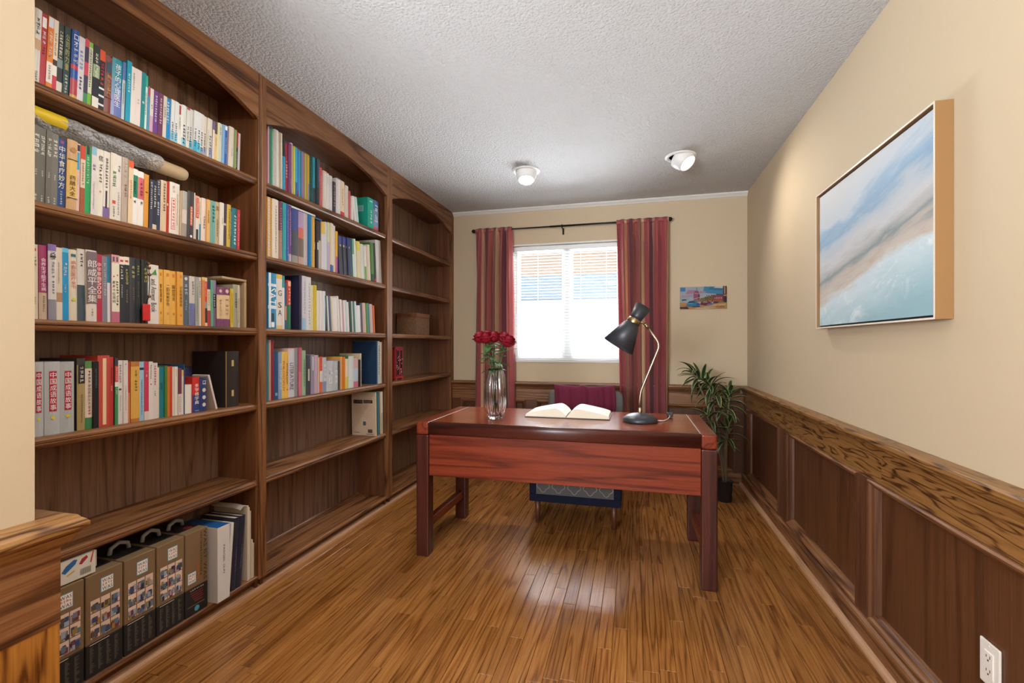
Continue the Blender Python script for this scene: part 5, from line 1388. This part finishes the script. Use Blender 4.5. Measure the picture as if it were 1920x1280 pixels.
# vase with roses
VX, VY = -.768, 2.592
vs = thing('glass_vase', 'tall ribbed clear glass vase standing on the desk', 'vase', (VX, VY, DZ))
NR = 16
wob = lambda a, t: 1 + .055 * math.cos(NR * a) * min(1, max(0, (t - .012) / .04)) * min(1, max(.25, (.30 - t) / .05))
m = MB(); m.smooth = True
outer = [(0, .0008), (.036, .0008), (.041, .006), (.049, .03), (.058, .07), (.062, .115), (.062, .16), (.057, .21), (.050, .25), (.044, .275), (.042, .288)]
inner = [(.038, .288), (.040, .275), (.046, .25), (.053, .21), (.057, .16), (.057, .115), (.052, .07), (.042, .035), (.030, .020), (0, .018)]
m.lathe(outer + inner, seg=120, wob=wob)
m.build('vessel', 'vase_glass', vs)
def rose_bloom(m, c, ax, R0):
    ax = Vector(ax).normalized(); u = ax.orthogonal().normalized(); w = ax.cross(u); c = Vector(c)
    rn = random.Random(int(c.x * 9999))
    lay = [(3, .20, .98, .05), (4, .40, 1.0, .15), (5, .62, .98, .3), (6, .82, .90, .8), (7, 1.0, .74, 1.5)]
    for li, (np_, rr, hh, op) in enumerate(lay):
        for p in range(np_):
            a0 = 2 * math.pi * (p / np_) + li * .7 + rn.uniform(-.2, .2); wd = 2 * math.pi / np_ * 1.45
            def pet(s, t):
                a = a0 + (s - .5) * wd * (.45 + .55 * math.sin(min(1, t * 1.25) * math.pi / 2))
                edge = 1 - .16 * (2 * abs(s - .5)) ** 2.5
                r = R0 * rr * (math.sin(min(1.0, t * 1.45 + .05) * math.pi / 2) ** .7) * (1 - .24 * (1.05 - rr) * max(0, t - .6) / .4) * (1 + op * .16 * max(0, t - .75) / .25) + R0 * .03
                z = R0 * (1.75 * hh * t * edge - .75 + (-.16 * op * max(0, t - .85) / .15))
                return c + u * (r * math.cos(a)) + w * (r * math.sin(a)) + ax * z
            m.grid(pet, 5, 6)
def leaf_blade(m, p, d, up, L, W):
    d = Vector(d).normalized(); up = Vector(up); s = d.cross(up).normalized(); nrm = s.cross(d).normalized(); p = Vector(p)
    m.grid(lambda u, v: p + d * (L * v) + s * ((u - .5) * W * (math.sin(math.pi * min(1, v * .93 + .05)) ** .8)) + nrm * (-.18 * L * v * v + .10 * W * abs(2 * u - 1)), 4, 7)
HEADS = [((-.088, -.005, .462), (-.35, -.1, 1), .040, 'leftmost'), ((-.048, -.028, .458), (-.12, -.25, 1), .037, 'second from the left, in front'), ((-.012, .005, .464), (0, -.1, 1), .038, 'in the middle'),
         ((.046, .012, .460), (.2, .05, 1), .037, 'fourth from the left, behind'), ((.076, -.012, .440), (.38, -.2, .95), .040, 'rightmost'), ((-.060, .040, .470), (-.2, .3, 1), .036, 'at the back')]
for i, (hp, ax, r0, wh) in enumerate(HEADS):
    rs = thing('rose', f'red rose with green stem in the glass vase, {wh}', 'rose', (VX, VY, DZ), group='red roses in the vase')
    foot = (.020 * math.cos(i * 1.05), .020 * math.sin(i * 1.05), .030)
    neck = (hp[0] * .30, hp[1] * .30, .285)
    m = MB(); m.smooth = True
    p0 = Vector(foot); p1 = Vector(neck); p2 = Vector(hp) - Vector(ax).normalized() * r0 * .4
    path = [p0.lerp(p1, t_ / 5) for t_ in range(6)] + [p1 * (1 - t_) ** 2 + (p1 + (p1 - p0) * .35) * 2 * t_ * (1 - t_) + p2 * t_ * t_ for t_ in (.2, .4, .6, .8, 1)]
    m.tube(path, .0027, 7); st = m.build('stem', 'stem_green', rs)
    m = MB(); m.smooth = True; rose_bloom(m, hp, ax, r0); m.build('bloom', 'petal', rs)
    m = MB(); m.smooth = True
    for q in range(5):
        a = q * 1.257
        leaf_blade(m, p2, Vector(ax).normalized() * .35 + Vector((math.cos(a), math.sin(a), 0)) * .8, (0, 0, 1), .026, .008)
    m.build('sepal', 'rose_leaf', rs)
    rn = random.Random(i + 40)
    for q in range(5):
        t_ = .12 + .17 * q + rn.uniform(-.05, .05)
        pp = path[5 + min(5, int(t_ * 6))]
        a = rn.uniform(0, 6.28)
        m = MB(); m.smooth = True
        leaf_blade(m, pp, (math.cos(a), math.sin(a), rn.uniform(-.25, .6)), (0, 0, 1), rn.uniform(.065, .09), rn.uniform(.034, .046)); m.build('leaf', 'rose_leaf', rs)

# ------------------------------------------------------------------ chair and throw
chx, chy = -.368, 3.25
cr = thing('accent_chair', 'low grey upholstered chair with navy edging behind the desk', 'chair', (chx, chy, 0))
hw = .286
m = MB(); m.smooth = True; m.bbox(-hw, hw, -.255, .245, .172, .400, .022, 4); m.build('seat', 'grey_fabric', cr)
m = MB(); m.bbox(-hw - .004, hw + .004, -.262, -.236, .152, .200, .006, 2); m.bbox(-hw - .004, -hw + .040, -.262, -.236, .200, .395, .006, 2); m.bbox(hw - .040, hw + .004, -.262, -.236, .200, .395, .006, 2)
m.bbox(-hw - .004, -hw + .022, -.236, .245, .152, .185, .006, 2); m.bbox(hw - .022, hw + .004, -.236, .245, .152, .185, .006, 2)
m.build('edging', 'navy_fabric', cr)
m = MB(); m.smooth = True
for r_ in range(2):
    for c_ in range(5):
        cx = -.20 + c_ * .10 + (.05 if r_ else 0); cz = .255 + r_ * .075
        if cx > .22: continue
        m.tube([(cx + .036 * (1 + .18 * math.cos(4 * a)) * math.cos(a), -.2565, cz + .036 * (1 + .18 * math.cos(4 * a)) * math.sin(a)) for a in [2 * math.pi * q / 24 for q in range(25)]], .0022, 5, cap=False)
m.build('trellis_pattern', 'pale_fabric', cr)
m = MB(); m.smooth = True                             # backrest: rounded slab leaning back
bm = bmesh.new(); bmesh.ops.create_cube(bm, size=1.0)
for v in bm.verts: v.co = (v.co.x * .560, v.co.y * .085, v.co.z * .455)
ed = [e for e in bm.edges if abs(e.verts[0].co.y - e.verts[1].co.y) > .05]
bmesh.ops.bevel(bm, geom=ed, offset=.055, segments=5, profile=.5, affect='EDGES')
bmesh.ops.bevel(bm, geom=[e for e in bm.edges if abs(e.verts[0].co.y - e.verts[1].co.y) < .001], offset=.022, segments=3, profile=.5, affect='EDGES')
MX = Matrix.Translation((0.012, .315, .590)) @ Matrix.Rotation(R(-9), 4, 'X')
m.add_bm(bm, MX); m.build('backrest', 'grey_fabric', cr)
for sx in (-1, 1):
    for yy, rk in ((-.20, -.010), (.20, .03)):
        m = MB(); m.smooth = True
        m.lathe([(.013, 0), (.021, .165), (0, .1651)], (sx * .245, yy + rk, 0), (0, -rk / .16, 1), 14); m.build('leg', 'chair_wood', cr)
tb = thing('throw_cloth', 'dark red cloth draped over the chair back', 'throw', (chx, chy, 0))
def drape(u, v):
    x = -.232 + .452 * u + .006 * math.sin(v * 9)
    s = (v - .42) * .62                                # length along the drape, 0 at the ridge
    fold = .007 * math.sin(u * 21 + v * 3) + .006 * math.sin(u * 47)
    dip = -.014 * math.sin(u * math.pi) + .010 * math.exp(-((u - .47) / .05) ** 2)
    if s < -.05: y, z = -.062 + fold, .05 + s
    elif s > .05: y, z = .062 + fold, .05 - s
    else:
        a = s / .05 * math.pi / 2; y, z = .062 * math.sin(a) + fold * abs(math.sin(a)), .010 + .024 * math.cos(a) - .010
    loc = Vector((x, y, .2275 + z + (.006 if abs(s) < .05 else 0) + dip * (1 if abs(s) < .06 else .6) + .012))
    return MX @ loc
m = MB(); m.smooth = True; m.grid(drape, 60, 36)
o = m.build('cloth', 'throw_cloth', tb)
md = o.modifiers.new('thickness', 'SOLIDIFY'); md.thickness = .004; md.offset = 1

# ------------------------------------------------------------------ curtains and rod
RZ, RY = 2.232, D - .085
rd = thing('curtain_rod', 'thin black curtain rod with ball ends above the window', 'curtain rod', (-.60, RY, RZ))
m = MB(); m.smooth = True; m.tube([(-.86, 0, 0), (-.14, 0, 0)], .0065, 10); m.tube([(-.14, 0, 0), (.885, 0, 0)], .0085, 10); m.build('pole', 'iron', rd)
for sx in (-.872, .897):
    m = MB(); m.smooth = True; m.lathe([(0, -.018), (.010, -.015), (.017, -.006), (.0185, 0), (.017, .008), (.010, .016), (0, .018)], (sx, 0, 0), (1, 0, 0), 16); m.build('finial', 'iron', rd)
for sx in (-.80, -.03, .84):
    m = MB(); m.tube([(sx, 0, -.006), (sx, .004, -.016), (sx, .079, -.020)], .005, 8); m.bbox(sx - .008, sx + .008, .076, .083, -.062, -.004, .002, 1)
    m.lathe([(.013, -.006), (.0135, 0), (.013, .006), (.009, .006), (.009, -.006), (.013, -.006)], (sx, 0, 0), (1, 0, 0), 14); m.build('bracket', 'iron', rd)
def curtain(label, x0, x1, bx0, bx1, seed, mat, npl):
    rn = random.Random(seed)
    c = thing('curtain', label, 'curtain', ((x0 + x1) / 2, RY, 0), group='striped curtains')
    NU, NV = npl * 12, 46
    z_top, z_bot = RZ + .022, .028
    off = [rn.uniform(-.5, .5) for _ in range(npl + 2)]; amp = [rn.uniform(.7, 1.25) for _ in range(npl + 2)]
    cx = (x0 + x1) / 2
    verts = []; uvs = []
    for j in range(NV + 1):
        v = j / NV; z = z_top + (z_bot - z_top) * v
        a0 = x0 + (bx0 - x0) * v; a1 = x1 + (bx1 - x1) * v
        pin = 1 - .30 * math.sin(min(1, v * 1.2) * math.pi) * .25
        for i in range(NU + 1):
            u = i / NU
            k = u * npl; q = int(min(k, npl - .001))
            A = (.052 * amp[q] * (1 - (k - q)) + .052 * amp[q + 1] * (k - q)) * (.35 + .65 * min(1, v * 6))
            ph_ = 2 * math.pi * k + off[0] + .6 * v * math.sin(q * 1.7 + seed)
            x = a0 + (a1 - a0) * (u + .30 / npl * math.sin(2 * ph_) / 2 * min(1, v * 4))
            y = A * math.sin(ph_) + .008 * math.sin(u * 40 + v * 5)
            if v < .012: y = y * .4
            verts.append((x - cx, y, z)); uvs.append((u, 1 - v))
    me = bpy.data.meshes.new('curtain_panel')
    faces = [(j * (NU + 1) + i, j * (NU + 1) + i + 1, (j + 1) * (NU + 1) + i + 1, (j + 1) * (NU + 1) + i) for j in range(NV) for i in range(NU)]
    me.from_pydata(verts, [], faces)
    ul = me.uv_layers.new(name='UVMap')
    for p in me.polygons:
        for li in p.loop_indices: ul.data[li].uv = uvs[me.loops[li].vertex_index]
        p.use_smooth = True
    o = bpy.data.objects.new('curtain_panel', me); me.materials.append(M[mat]); o.parent = c; COL.objects.link(o)
    md = o.modifiers.new('thickness', 'SOLIDIFY'); md.thickness = .0025
    m = MB(); m.smooth = True                          # rod pocket heading
    m.grid(lambda u, v: (x0 - cx + (x1 - x0) * u, -(.014 + .005 * math.sin(u * npl * 6.283)) * math.sin(v * math.pi * 2), .0165 * math.cos(v * math.pi * 2) + RZ + .004 * math.sin(u * npl * 9)), npl * 6, 10)
    hd = m.build('heading', mat, c)
    ul = hd.data.uv_layers.new(name='UVMap')
    for p in hd.data.polygons:
        for li in p.loop_indices:
            vx = hd.data.vertices[hd.data.loops[li].vertex_index].co
            ul.data[li].uv = ((vx.x + cx - x0) / (x1 - x0), .99)
    return c
curtain('burgundy striped curtain left of the window, behind the roses', -1.452, -1.098, -1.475, -1.075, 2, 'curtain_a', 5)
curtain('wider burgundy striped curtain right of the window, behind the lamp', -.150, .285, -.100, .268, 5, 'curtain_b', 6)

# ------------------------------------------------------------------ pictures on the walls
pa = thing('framed_painting', 'large abstract blue and white seascape in a pale gold frame', 'painting', (XR, 1.680, 1.243))
PL, PH = .950, .652
m = MB(); m.box(-.038, -.004, .016, PL - .016, .014, PH - .014); cv = m.build('canvas', 'seascape', pa)
fw = .006
for nm, a in (('frame_side', (0, fw, 0, PH)), ('frame_side', (PL - fw, PL, 0, PH)), ('frame_rail', (fw, PL - fw, 0, fw)), ('frame_rail', (fw, PL - fw, PH - fw, PH))):
    fp = MB().bbox(-.048, -.001, a[0], a[1], a[2], a[3], .0008, 1).build(nm, 'gold_frame', pa)
    MB().box(-.0490, -.0481, a[0], a[1], a[2], a[3]).build('front_edge', 'frame_edge', fp)
MB().box(-.030, -.003, fw, PL - fw, fw, PH - fw).build('backing', 'black_gap', pa)

cp = thing('city_canvas', 'small colourful canvas of old cars and a domed building', 'picture', (.382, D, 1.466))
CW, CH = .373, .190
m = MB(); m.col('D8CCB8'); m.box(0, CW, -.018, -.001, 0, CH); m.build('canvas', 'print_matte', cp)
d = MB(); lay = [0]
def P2(pts, c):
    lay[0] += 1; e = -.0181 - .00003 * lay[0]; d.col(tuple(q * .55 for q in lin(c)))
    d.poly([(u * CW, e, v * CH) for u, v in pts])
P2([(0, 0), (1, 0), (1, 1), (0, 1)], 'B9C3CF')
P2([(.5, .72), (.95, .62), (.95, .97), (.52, 1)], '4F9CC4'); P2([(.6, .86), (.9, .8), (.92, .95), (.66, .98)], '2F7FB4'); P2([(.72, .93), (.95, .9), (.95, 1), (.78, 1)], 'E2E4E4')
P2([(.01, .8), (.12, .8), (.12, .98), (.01, .98)], '3F93CC'); P2([(.12, .68), (.34, .7), (.33, .84), (.18, .86)], 'C08FA8'); P2([(.03, .5), (.28, .56), (.26, .66), (.04, .62)], 'C2A6BC'); P2([(.42, .7), (.56, .72), (.55, .8), (.44, .8)], 'B89AB8')
P2([(.02, .36), (.2, .42), (.2, .5), (.02, .48)], '9FC0BC'); P2([(.04, .38), (.16, .4), (.12, .45), (.05, .44)], '2E4A40')
P2([(.30, .34), (.43, .34), (.43, .62), (.40, .80), (.37, .88), (.35, .88), (.32, .80), (.29, .62)], 'A8607A'); P2([(.38, .4), (.43, .36), (.43, .64), (.40, .78)], '6E3A66'); P2([(.355, .88), (.37, .88), (.365, .98), (.36, .98)], '5A4A50')
P2([(.32, .68), (.42, .66), (.42, .70), (.32, .72)], 'D89AA4'); P2([(.33, .82), (.40, .82), (.38, .88), (.345, .88)], 'B8A8B0')
P2([(.20, .36), (.44, .44), (.70, .62), (.94, .62), (.94, .30), (.44, .32), (.20, .32)], 'B07858'); P2([(.30, .46), (.62, .62), (.62, .60), (.30, .44)], 'E8D8C0')
P2([(.44, .34), (.60, .36), (.60, .54), (.44, .48)], '8A7A40'); P2([(.72, .40), (.92, .40), (.92, .60), (.72, .60)], 'A04058'); P2([(.66, .30), (.92, .32), (.92, .40), (.66, .38)], 'C85838'); P2([(.78, .62), (.94, .60), (.94, .63), (.78, .66)], '4A3060')
for q in range(5): P2([(.74 + q * .036, .43), (.754 + q * .036, .43), (.754 + q * .036, .52), (.74 + q * .036, .52)], 'E0C8B8')
for u, v in ((.60, .50), (.70, .50)):
    for q in range(7):
        a = q * .9; P2([(u, v), (u + .06 * math.cos(a), v + .13 * math.sin(a)), (u + .06 * math.cos(a + .35), v + .13 * math.sin(a + .35))], '23382E')
    P2([(u - .006, .32), (u + .006, .32), (u + .004, v), (u - .004, v)], '3A3428')
P2([(.92, .26), (1, .26), (1, 1), (.92, 1)], '5A3A34'); P2([(.945, .66), (.97, .66), (.97, .98), (.945, .98)], 'D8A890'); P2([(.93, .56), (1, .56), (1, .62), (.93, .62)], 'C89878'); P2([(.95, .3), (1, .3), (1, .5), (.95, .5)], '2A1E28')
P2([(0, 0), (1, 0), (1, .27), (.6, .22), (0, .30)], 'D09A58'); P2([(.0, .02), (.2, 0), (.16, .1), (.0, .1)], '3A2A48'); P2([(.5, .06), (.98, .16), (.98, .22), (.6, .18)], 'E8C080'); P2([(.1, .1), (.5, .06), (.4, .12), (.14, .16)], 'C86848'); P2([(.3, .02), (.6, .0), (.8, .05), (.4, .06)], 'E8D8B0')
P2([(.14, .16), (.18, .12), (.42, .10), (.44, .22), (.40, .27), (.34, .36), (.20, .36), (.16, .28)], '2F86B4'); P2([(.18, .28), (.33, .30), (.31, .35), (.21, .345)], '1E3E60'); P2([(.16, .22), (.28, .23), (.28, .27), (.17, .27)], '5FB8D0'); P2([(.26, .08), (.43, .10), (.42, .14), (.28, .12)], '2A2A60'); P2([(.36, .18), (.42, .18), (.42, .25), (.36, .24)], '4A4FA0')
P2([(.44, .18), (.56, .14), (.70, .20), (.68, .28), (.60, .34), (.48, .34), (.45, .28)], '7A2E48'); P2([(.49, .28), (.6, .28), (.58, .33), (.5, .33)], 'B89AA0'); P2([(.56, .12), (.70, .16), (.72, .24), (.60, .22)], '8A88B0')
P2([(.70, .24), (.84, .24), (.86, .30), (.74, .32)], '3A3A58'); P2([(.80, .24), (.95, .26), (.95, .30), (.84, .30)], '88905A')
d.col('7A2A28'); put_line(d, 'Cuba', lambda u, v: (u, -.0215, v), CW * .78, CW * .95, CH * .055, CH * .15)
d.build('painted_scene', 'print_matte', cp)['kind'] = 'stuff'

# wall outlet
ot = thing('wall_outlet', 'white double socket plate on the wainscot panel', 'outlet', (XR - .0095, 1.512, .327))
m = MB(); m.bbox(-.006, .0, -.036, .036, -.058, .058, .0025, 2); m.build('plate', 'white_plastic', ot)
m = MB(); m.bbox(-.0085, -.005, -.0165, .0165, -.034, .034, .001, 1); rcp = m.build('receptacle', 'white_plastic', ot)
m = MB()
for zz in (-.018, .018):
    for yy, hh in ((-.0065, .008), (.0065, .0065)): m.box(-.0089, -.0083, yy - .001, yy + .001, zz, zz + hh)
    m.lathe([(0, 0), (.0026, .0001), (.0026, .0006), (0, .0007)], (-.0083, 0, zz - .006), (-1, 0, 0), 10)
m.build('slots', 'black_slot', rcp)
m = MB()
for zz in (-.048, .048): m.lathe([(0, 0), (.003, .0001), (.0028, .0012), (0, .0013)], (-.0058, 0, zz), (-1, 0, 0), 10)
m.build('screw', 'white_plastic', ot)

# ------------------------------------------------------------------ ceiling eyeball lamps
def eyeball(label, x, y, aim, power):
    t = thing('ceiling_spotlight', label, 'ceiling light', (x, y, H), group='white ceiling eyeball spotlights')
    m = MB(); m.smooth = True
    m.lathe([(.074, -.003), (.080, -.010), (.096, -.010), (.103, -.004), (.103, 0), (.074, 0), (.074, -.003)], (0, 0, 0), (0, 0, 1), 40); m.build('trim_ring', 'lamp_trim', t)
    a = Vector(aim).normalized()
    c = Vector((0, 0, -.004))
    m = MB(); m.smooth = True
    m.lathe([(.066, -.006), (.079, .004), (.075, .030), (.067, .056), (.058, .080), (.055, .080), (.054, .074)], c, a, 40); m.build('eyeball', 'lamp_trim', t)
    m = MB(); m.lathe([(0, .072), (.0545, .072), (.0545, .075), (0, .0751)], c, a, 32); m.build('lens', 'lamp_lens', t)
    l = bpy.data.lights.new('spot_beam', 'SPOT'); l.energy = power; l.color = (1, .94, .85); l.spot_size = R(125); l.spot_blend = 1.0; l.shadow_soft_size = .045
    o = bpy.data.objects.new('spot_beam', l); o.parent = t; o.location = c + a * .090
    o.rotation_euler = a.to_track_quat('-Z', 'Y').to_euler(); COL.objects.link(o)
eyeball('white ceiling eyeball spotlight pointing down, nearer the bookcases', -.767, 3.385, (.05, -.30, -.95), 34)
eyeball('white ceiling eyeball spotlight turned towards the painting wall', .305, 3.385, (.55, -.35, -.75), 15)

eyeball('added out-of-view ceiling eyeball spotlight turned to the bookcases, nearer the doorway', -.767, 1.15, (-.55, .35, -.80), 26)  # extra lamp out of view, added to brighten the near bookcase
eyeball('added out-of-view ceiling eyeball spotlight pointing down, nearer the doorway', .305, 1.15, (-.30, .30, -.90), 8)  # extra lamp out of view, added as fill for floor and right wall

# ------------------------------------------------------------------ potted dracaena
PX, PY = .652, 3.80
pl = thing('potted_plant', 'potted dracaena with arching leaves in the corner', 'plant', (PX, PY, 0))
m = MB(); m.smooth = True; m.lathe([(0, .0004), (.046, .0004), (.049, .004), (.056, .150), (.058, .152), (.054, .152), (.052, .130), (0, .130)], seg=28); m.build('pot', 'pot_black', pl)
MB().lathe([(0, .131), (.0505, .131), (.0505, .136), (0, .138)], seg=20).build('soil', 'soil', pl)
HD = [((-.22, -.01, .945), (-.70, -.1, .55)), ((-.12, .02, .87), (-.5, 0, .85)), ((.035, -.01, .80), (.25, -.1, .96)), ((-.14, -.04, .66), (-.45, -.3, .85)), ((.02, -.02, .56), (.15, -.25, .95))]
st = []
for i, (hp, ax) in enumerate(HD):
    m = MB(); m.smooth = True
    f0 = Vector((.012 * math.cos(i * 1.4), .012 * math.sin(i * 1.4), .12)); p2 = Vector(hp); p1 = Vector((hp[0] * .15, hp[1] * .15, hp[2] * .6))
    m.tube([f0 * (1 - t_) ** 2 + p1 * 2 * t_ * (1 - t_) + p2 * t_ * t_ for t_ in [q / 9 for q in range(10)]], .007, 8); m.build('stem', 'bark', pl)
def leaf_mesh(L, Wd, droop, name):
    m = MB(); m.smooth = True
    n = 9; vs_ = []
    for j in range(n + 1):
        v = j / n
        w_ = Wd * (math.sin(math.pi * min(1, v * .86 + .10)) ** .7) / 2
        ang = droop * v ** 1.3
        x = L * v * math.cos(ang * .55); z = -L * v * math.sin(ang * .55)
        for s in (-1, -.74, 0, .74, 1): vs_.append((x, s * w_, z + abs(s) * w_ * .45))
    k0 = m.pts(vs_)
    for j in range(n):
        for s in range(4):
            m.col('9AA066' if s in (0, 3) else '28391F')
            a = k0 + j * 5 + s; m.face((a, a + 1, a + 6, a + 5))
    me = m.mesh(name); me.materials.append(M['dracaena_leaf']); return me
LM = [leaf_mesh(.165, .036, .8, 'leaf'), leaf_mesh(.19, .037, 1.25, 'leaf'), leaf_mesh(.14, .032, .4, 'leaf')]
rn = random.Random(17)
for hi, (hp, ax) in enumerate(HD):
    ax = Vector(ax).normalized()
    u = ax.orthogonal().normalized(); w = ax.cross(u)
    nl = (28, 26, 26, 16, 18)[hi]
    for q in range(nl):
        a = q * 2.39996; t_ = q / nl
        el = R(12 + 62 * (1 - t_) + 0) * -1 + R(78)
        d = (u * math.cos(a) + w * math.sin(a)) * math.cos(el) + ax * math.sin(el)
        p = Vector(hp) - ax * (.17 * (1 - t_)) + Vector((0, 0, .0))
        o = bpy.data.objects.new('leaf', LM[q % 3]); o.parent = pl
        X = d.normalized(); Zv = (Vector((0, 0, 1)) - X * X.z); Zv = Zv.normalized() if Zv.length > .05 else u
        Yv = Zv.cross(X)
        sc_ = rn.uniform(.75, 1.08)
        # keep tips off the walls
        tip = Vector((PX, PY, 0)) + p + X * .22
        if tip.x > XR - .05: X = (X - Vector((.8, 0, 0)) * (tip.x - XR + .05) / .22).normalized(); Zv = (Vector((0, 0, 1)) - X * X.z).normalized(); Yv = Zv.cross(X)
        mat4 = Matrix((X, Yv, Zv)).transposed().to_4x4(); mat4.translation = p
        o.matrix_local = mat4 @ Matrix.Scale(sc_, 4)
        COL.objects.link(o)

# tidy the lettering helper away
bpy.data.objects.remove(_to); bpy.data.curves.remove(_tc)
